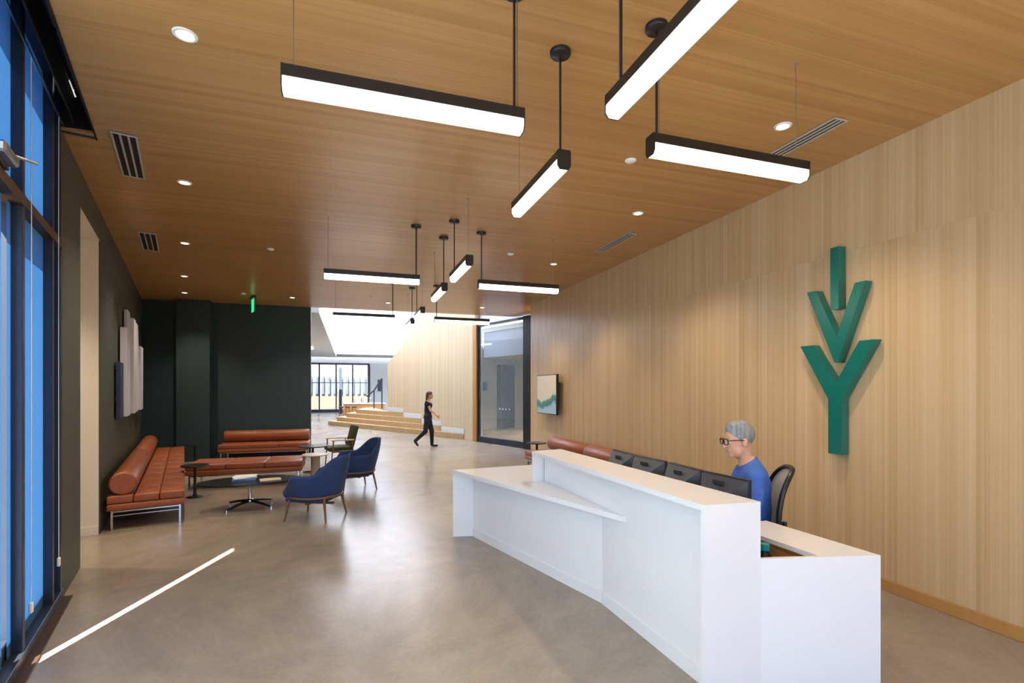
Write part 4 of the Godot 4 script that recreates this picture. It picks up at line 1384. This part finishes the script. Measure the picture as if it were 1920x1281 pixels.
func eyes(parent: Node3D, t: Transform3D) -> void:
	for s: float in [-1.0, 1.0]:
		var e := MB.new()
		e.xf = t
		part(parent, "eye", e.soft(Vector3(s * 0.031, 0.002, 0.079), Vector3(0.024, 0.02, 0.02), 0.0095).done(), M.eye_white)
		var i := MB.new()
		i.xf = t
		part(parent, "iris", i.soft(Vector3(s * 0.031, 0.002, 0.0865), Vector3(0.011, 0.011, 0.007), 0.003).done(), M.eye_dark)
	var l := MB.new()
	l.xf = t
	part(parent, "lips", l.tube([Vector3(-0.02, -0.068, 0.081), Vector3(-0.008, -0.067, 0.0895), Vector3(0.008, -0.067, 0.0895), Vector3(0.02, -0.068, 0.081)], [0.003, 0.006, 0.006, 0.003], 8).done(), M.lip)

func people() -> void:
	seated_man()
	walking_woman()

func seated_man() -> void:
	var at := Vector3(3.055, 0, -3.19)
	var turn := atan2(-0.83, -0.56)
	office_chair(at, turn)
	var p := thing("person", "seated person in a blue t-shirt and dark glasses behind the desk monitors", "person", "", at, turn)
	# joints, local +z forward, +x to the person's left
	var S := 1.1
	var hip := Vector3(0, 0.62, 0.0)
	var chest := Vector3(0, 0.98, 0.0)
	var neck := Vector3(0, 1.17, 0.015)
	var ht := Transform3D(Basis(Vector3.UP, 0.3) * Basis(Vector3.RIGHT, 0.12) * Basis.from_scale(Vector3.ONE * 1.14), Vector3(0, 1.337, 0.085))
	var jl := {}
	for s: float in [-1.0, 1.0]:
		jl[s] = {"sh": Vector3(s * 0.205, 1.065, 0.0), "el": Vector3(s * 0.265, 0.80, 0.03), "wr": Vector3(s * 0.16, 0.765, 0.27), "hp": Vector3(s * 0.1, 0.6, 0.02), "kn": Vector3(s * 0.14, 0.56, 0.46), "an": Vector3(s * 0.14, 0.09, 0.40), "to": Vector3(s * 0.15, 0.035, 0.55)}
	var trunk := [cap(hip, Vector3(0, 0.8, -0.01), 0.135, 0.125, 0.05), cap(Vector3(-0.07, 0.62, 0), Vector3(0.07, 0.62, 0), 0.12, 0.12, 0.05), cap(Vector3(-0.06, 0.98, 0), Vector3(0.06, 0.98, 0), 0.125, 0.125, 0.08), cap(Vector3(0, 0.8, 0), chest, 0.12, 0.12, 0.06), cap(Vector3(-0.16, 1.08, -0.01), Vector3(0.16, 1.08, -0.01), 0.062, 0.062, 0.08), cap(chest + Vector3(0, 0.1, 0), neck, 0.085, 0.062, 0.06)]
	var body := trunk.duplicate()
	for s: float in [-1.0, 1.0]:
		var j: Dictionary = jl[s]
		body.append_array([cap(j.sh, j.el, 0.056, 0.044, 0.03), cap(j.el, j.wr, 0.043, 0.029, 0.02), cap(j.hp, j.kn, 0.088, 0.064, 0.03), cap(j.kn, j.an, 0.06, 0.042, 0.02), cap(j.an, j.to, 0.045, 0.036, 0.02)])
	var bodies := [body_arrays(body, 0.013)]
	bodies.append(body_arrays(head_prims(), 0.0034, ht))
	for s: float in [-1.0, 1.0]:
		var f := Vector3(-s * 0.15, -0.06, 1).normalized()
		var side := Vector3(-s, 0, -0.15).normalized()
		bodies.append(body_arrays(hand_prims(jl[s].wr, f, side, 1.08, 0.55), 0.0042))
	part(p, "body", join_bodies(bodies), M.skin)
	# t-shirt
	var tee := []
	for q: Dictionary in trunk:
		var r := q.duplicate()
		r.ra = q.ra + 0.012
		r.rb = q.rb + 0.012
		tee.append(r)
	for s: float in [-1.0, 1.0]:
		var j: Dictionary = jl[s]
		tee.append(cap(j.sh, j.sh.lerp(j.el, 0.62), 0.072, 0.068, 0.03))
		# folds at the sleeve and over the belly
		tee.append(cap(j.sh.lerp(j.el, 0.34) + Vector3(s * 0.03, 0, 0.04), j.sh.lerp(j.el, 0.40) + Vector3(s * 0.05, 0, -0.04), 0.02, 0.018, 0.03))
	tee.append_array([plane_cut(Vector3(0, 1, 0.62), Vector3(0, 1.145, 0.06)), plane_cut(Vector3(0, -1, 0), Vector3(0, 0.58, 0))])
	for s: float in [-1.0, 1.0]:
		var j: Dictionary = jl[s]
		var dirn: Vector3 = (j.el - j.sh).normalized()
		# the sleeve ends above the elbow
		tee.append(ell_cut(j.sh + dirn * 0.285, Vector3(0.09, 0.09, 0.12)))
	part(p, "t_shirt", join_bodies([body_arrays(tee, 0.011)]), M.shirt_blue)
	# trousers and shoes
	var tr := [cap(Vector3(-0.07, 0.61, 0), Vector3(0.07, 0.61, 0), 0.135, 0.135, 0.05)]
	var shoes := []
	for s: float in [-1.0, 1.0]:
		var j: Dictionary = jl[s]
		tr.append_array([cap(j.hp, j.kn, 0.1, 0.078, 0.04), cap(j.kn, j.an + Vector3(0, 0.03, 0), 0.074, 0.062, 0.02)])
		shoes.append_array([cap(j.an + Vector3(0, -0.03, -0.02), j.to + Vector3(0, 0.012, 0.05), 0.05, 0.042, 0.02)])
	tr.append(plane_cut(Vector3(0, 1, 0), Vector3(0, 0.66, 0)))
	part(p, "trousers", join_bodies([body_arrays(tr, 0.014)]), M.trouser_dark)
	shoes.append(plane_cut(Vector3(0, -1, 0), Vector3(0, 0.004, 0)))
	part(p, "shoes", join_bodies([body_arrays(shoes, 0.012)]), M.shoe_black)
	# short grey hair, fuller on top
	var hair := [ell(Vector3(0, 0.036, -0.018), Vector3(0.0775, 0.09, 0.1), 0.0), ell(Vector3(0, 0.092, -0.002), Vector3(0.064, 0.046, 0.078), 0.03)]
	# tufts combed back over the crown
	for i in 9:
		var hx := -0.048 + 0.012 * i
		hair.append(cap(Vector3(hx, 0.117 - 5.0 * hx * hx + 0.003 * (i % 2), 0.05), Vector3(hx * 1.1, 0.130 - 5.0 * hx * hx, -0.03), 0.008, 0.006, 0.012))
	hair.append_array([cap(Vector3(0.074, 0.03, 0.02), Vector3(0.0755, -0.016, 0.016), 0.006, 0.004, 0.01), cap(Vector3(-0.074, 0.03, 0.02), Vector3(-0.0755, -0.016, 0.016), 0.006, 0.004, 0.01),
		ell_cut(Vector3(0, -0.04, 0.098), Vector3(0.1, 0.118, 0.07)), plane_cut(Vector3(0, -1, -0.7), Vector3(0, -0.052, -0.085)), ell_cut(Vector3(0.08, -0.018, -0.004), Vector3(0.03, 0.034, 0.024)), ell_cut(Vector3(-0.08, -0.018, -0.004), Vector3(0.03, 0.034, 0.024))])
	part(p, "hair", join_bodies([body_arrays(hair, 0.0036, ht)]), M.hair_grey)
	eyes(p, ht)
	# glasses
	var gm := MB.new()
	gm.xf = ht
	for s: float in [-1.0, 1.0]:
		var rim := []
		for i in 24:
			var a := TAU * i / 24
			rim.append(Vector3(s * 0.034 + 0.027 * signf(cos(a)) * pow(absf(cos(a)), 0.7), 0.002 + 0.021 * signf(sin(a)) * pow(absf(sin(a)), 0.7), 0.108 - 0.12 * absf(s * 0.034 + 0.027 * cos(a)) * absf(s * 0.034 + 0.027 * cos(a)) * 10.0))
		gm.tube(rim, 0.0038, 6, false, true)
		gm.tube([Vector3(s * 0.06, 0.01, 0.1), Vector3(s * 0.076, 0.012, 0.07), Vector3(s * 0.083, 0.006, 0.0), Vector3(s * 0.082, -0.012, -0.022)], 0.0034, 6)
	gm.tube([Vector3(-0.009, 0.008, 0.108), Vector3(0, 0.011, 0.112), Vector3(0.009, 0.008, 0.108)], 0.0035, 6)
	part(p, "glasses", gm.done(), M.shoe_black)

func office_chair(at: Vector3, turn: float) -> void:
	var c := thing("office_chair", "office chair with a pale mesh back and dark frame behind the desk", "chair", "", at, turn)
	part(c, "seat", MB.new().soft(Vector3(0, 0.465, 0.03), Vector3(0.5, 0.08, 0.48), 0.035).done(), M.trouser_dark)
	# curved back: frame loop and mesh
	var loop := []
	var n := 40
	for i in n:
		var a := TAU * i / n
		var u := signf(cos(a)) * pow(absf(cos(a)), 0.6)
		var v := signf(sin(a)) * pow(absf(sin(a)), 0.6)
		loop.append(back_pt(u, v))
	part(c, "back_frame", MB.new().tube(loop, 0.02, 8, false, true).done(), M.black_metal)
	var me := MB.new().smooth(true)
	for i in 10:
		for j in 12:
			var q := []
			for d: Array in [[0, 0], [1, 0], [1, 1], [0, 1]]:
				var v: float = -0.98 + 1.96 * (j + d[1]) / 12.0
				var w: float = pow(maxf(1.0 - pow(absf(v), 3.33), 0.0), 0.3) * 0.98
				q.append(back_pt((-1 + 2.0 * (i + d[0]) / 10.0) * w, v))
			me.quad(q[0], q[1], q[2], q[3], Vector3(0, 0, 1))
	part(c, "back_mesh", me.done(), M.chair_mesh)
	part(c, "spine", MB.new().tube([Vector3(0, 0.44, -0.12), Vector3(0, 0.46, -0.22), Vector3(0, 0.58, -0.25), Vector3(0, 0.70, -0.245)], 0.022, 8).done(), M.black_metal)
	part(c, "column", MB.new().tube([Vector3(0, 0.43, 0), Vector3(0, 0.1, 0)], 0.028, 12).done(), M.steel)
	for i in 5:
		var a := TAU * i / 5
		var e := Vector3(cos(a), 0, sin(a))
		part(c, "foot", MB.new().tube([Vector3(0, 0.11, 0), e * 0.3 + Vector3(0, 0.075, 0)], [0.026, 0.016], 8).done(), M.black_metal)
		part(c, "castor", MB.new().tube([e * 0.3 + Vector3(-0.012, 0.03, 0), e * 0.3 + Vector3(0.012, 0.03, 0)], 0.03, 14).done(), M.black_metal)

func back_pt(u: float, v: float) -> Vector3:
	return Vector3(u * (0.235 - 0.02 * v), 0.83 + 0.3 * v, -0.21 - 0.035 * v - 0.05 * v * v + 0.05 * u * u)

func walking_woman() -> void:
	# walks across the room towards the glass partition, seen from the side
	var p := thing("person", "walking person in a black top and black trousers before the oak steps", "person", "", Vector3(2.26, 0, -15.0), atan2(0.95, 0.31))
	var ht := Transform3D(Basis(Vector3.RIGHT, 0.06) * Basis.from_scale(Vector3.ONE * 0.93), Vector3(0, 1.555, 0.06))
	var hipc := Vector3(0, 0.90, 0)
	var J := {
		1.0: {"sh": Vector3(0.165, 1.345, 0.0), "el": Vector3(0.21, 1.09, -0.06), "wr": Vector3(0.22, 0.87, 0.02), "hp": Vector3(0.085, 0.88, 0), "kn": Vector3(0.09, 0.47, 0.1), "an": Vector3(0.085, 0.08, 0.11), "to": Vector3(0.09, 0.03, 0.25)},
		-1.0: {"sh": Vector3(-0.165, 1.345, 0.02), "el": Vector3(-0.2, 1.11, 0.11), "wr": Vector3(-0.19, 0.96, 0.28), "hp": Vector3(-0.085, 0.88, 0), "kn": Vector3(-0.09, 0.47, -0.06), "an": Vector3(-0.09, 0.19, -0.36), "to": Vector3(-0.09, 0.06, -0.30)},
	}
	var trunk := [cap(Vector3(-0.07, 0.9, 0), Vector3(0.07, 0.9, 0), 0.098, 0.098, 0.05), cap(hipc, Vector3(0, 1.1, 0.0), 0.1, 0.078, 0.06), cap(Vector3(0, 1.1, 0), Vector3(0, 1.28, 0), 0.08, 0.092, 0.06), cap(Vector3(-0.05, 1.25, 0.03), Vector3(0.05, 1.25, 0.03), 0.085, 0.085, 0.05), cap(Vector3(-0.13, 1.35, 0), Vector3(0.13, 1.35, 0), 0.046, 0.046, 0.06), cap(Vector3(0, 1.35, 0), Vector3(0, 1.44, 0.02), 0.055, 0.048, 0.04)]
	var body := trunk.duplicate()
	for s: float in [-1.0, 1.0]:
		var j: Dictionary = J[s]
		body.append_array([cap(j.sh, j.el, 0.043, 0.034, 0.03), cap(j.el, j.wr, 0.034, 0.024, 0.02), cap(j.hp, j.kn, 0.078, 0.053, 0.03), cap(j.kn, j.an, 0.05, 0.034, 0.02), cap(j.an, j.to, 0.036, 0.028, 0.02)])
	var bodies := [body_arrays(body, 0.016), body_arrays(head_prims(), 0.006, ht)]
	for s: float in [-1.0, 1.0]:
		var f: Vector3 = (J[s].wr - J[s].el).normalized()
		bodies.append(body_arrays(hand_prims(J[s].wr, f, Vector3(0, 0.35, 1).slide(f).normalized(), 0.92, 0.4), 0.0055))
	part(p, "body", join_bodies(bodies), M.skin_woman)
	var top := []
	for q: Dictionary in trunk:
		var r := q.duplicate()
		r.ra = q.ra + 0.012
		r.rb = q.rb + 0.012
		top.append(r)
	for s: float in [-1.0, 1.0]:
		top.append(cap(J[s].sh, J[s].sh.lerp(J[s].el, 0.34), 0.057, 0.053, 0.03))
	top.append_array([plane_cut(Vector3(0, 1, 0.8), Vector3(0, 1.345, 0.06)), plane_cut(Vector3(0, -1, 0), Vector3(0, 0.86, 0))])
	part(p, "top", join_bodies([body_arrays(top, 0.013)]), M.dress_black)
	var tr := [cap(Vector3(-0.06, 0.9, 0), Vector3(0.06, 0.9, 0), 0.112, 0.112, 0.05)]
	var shoes := []
	for s: float in [-1.0, 1.0]:
		var j: Dictionary = J[s]
		tr.append_array([cap(j.hp, j.kn, 0.092, 0.068, 0.03), cap(j.kn, j.an, 0.066, 0.052, 0.02)])
		shoes.append(cap(j.an + Vector3(0, -0.03, 0), j.to + Vector3(0, 0, 0.01), 0.042, 0.032, 0.02))
	tr.append(plane_cut(Vector3(0, 1, 0), Vector3(0, 0.98, 0)))
	part(p, "trousers", join_bodies([body_arrays(tr, 0.014)]), M.dress_black)
	shoes.append(plane_cut(Vector3(0, -1, 0), Vector3(0, 0.002, 0)))
	part(p, "shoes", join_bodies([body_arrays(shoes, 0.012)]), M.shoe_black)
	var hair := [ell(Vector3(0, 0.036, -0.02), Vector3(0.083, 0.096, 0.106), 0.0), cap(Vector3(0, 0.0, -0.06), Vector3(0, -0.13, -0.075), 0.07, 0.055, 0.03), ell_cut(Vector3(0, -0.03, 0.105), Vector3(0.12, 0.1, 0.085))]
	part(p, "hair", join_bodies([body_arrays(hair, 0.006, ht)]), M.hair_brown)
	eyes(p, ht)

func small_things() -> void:
	pass
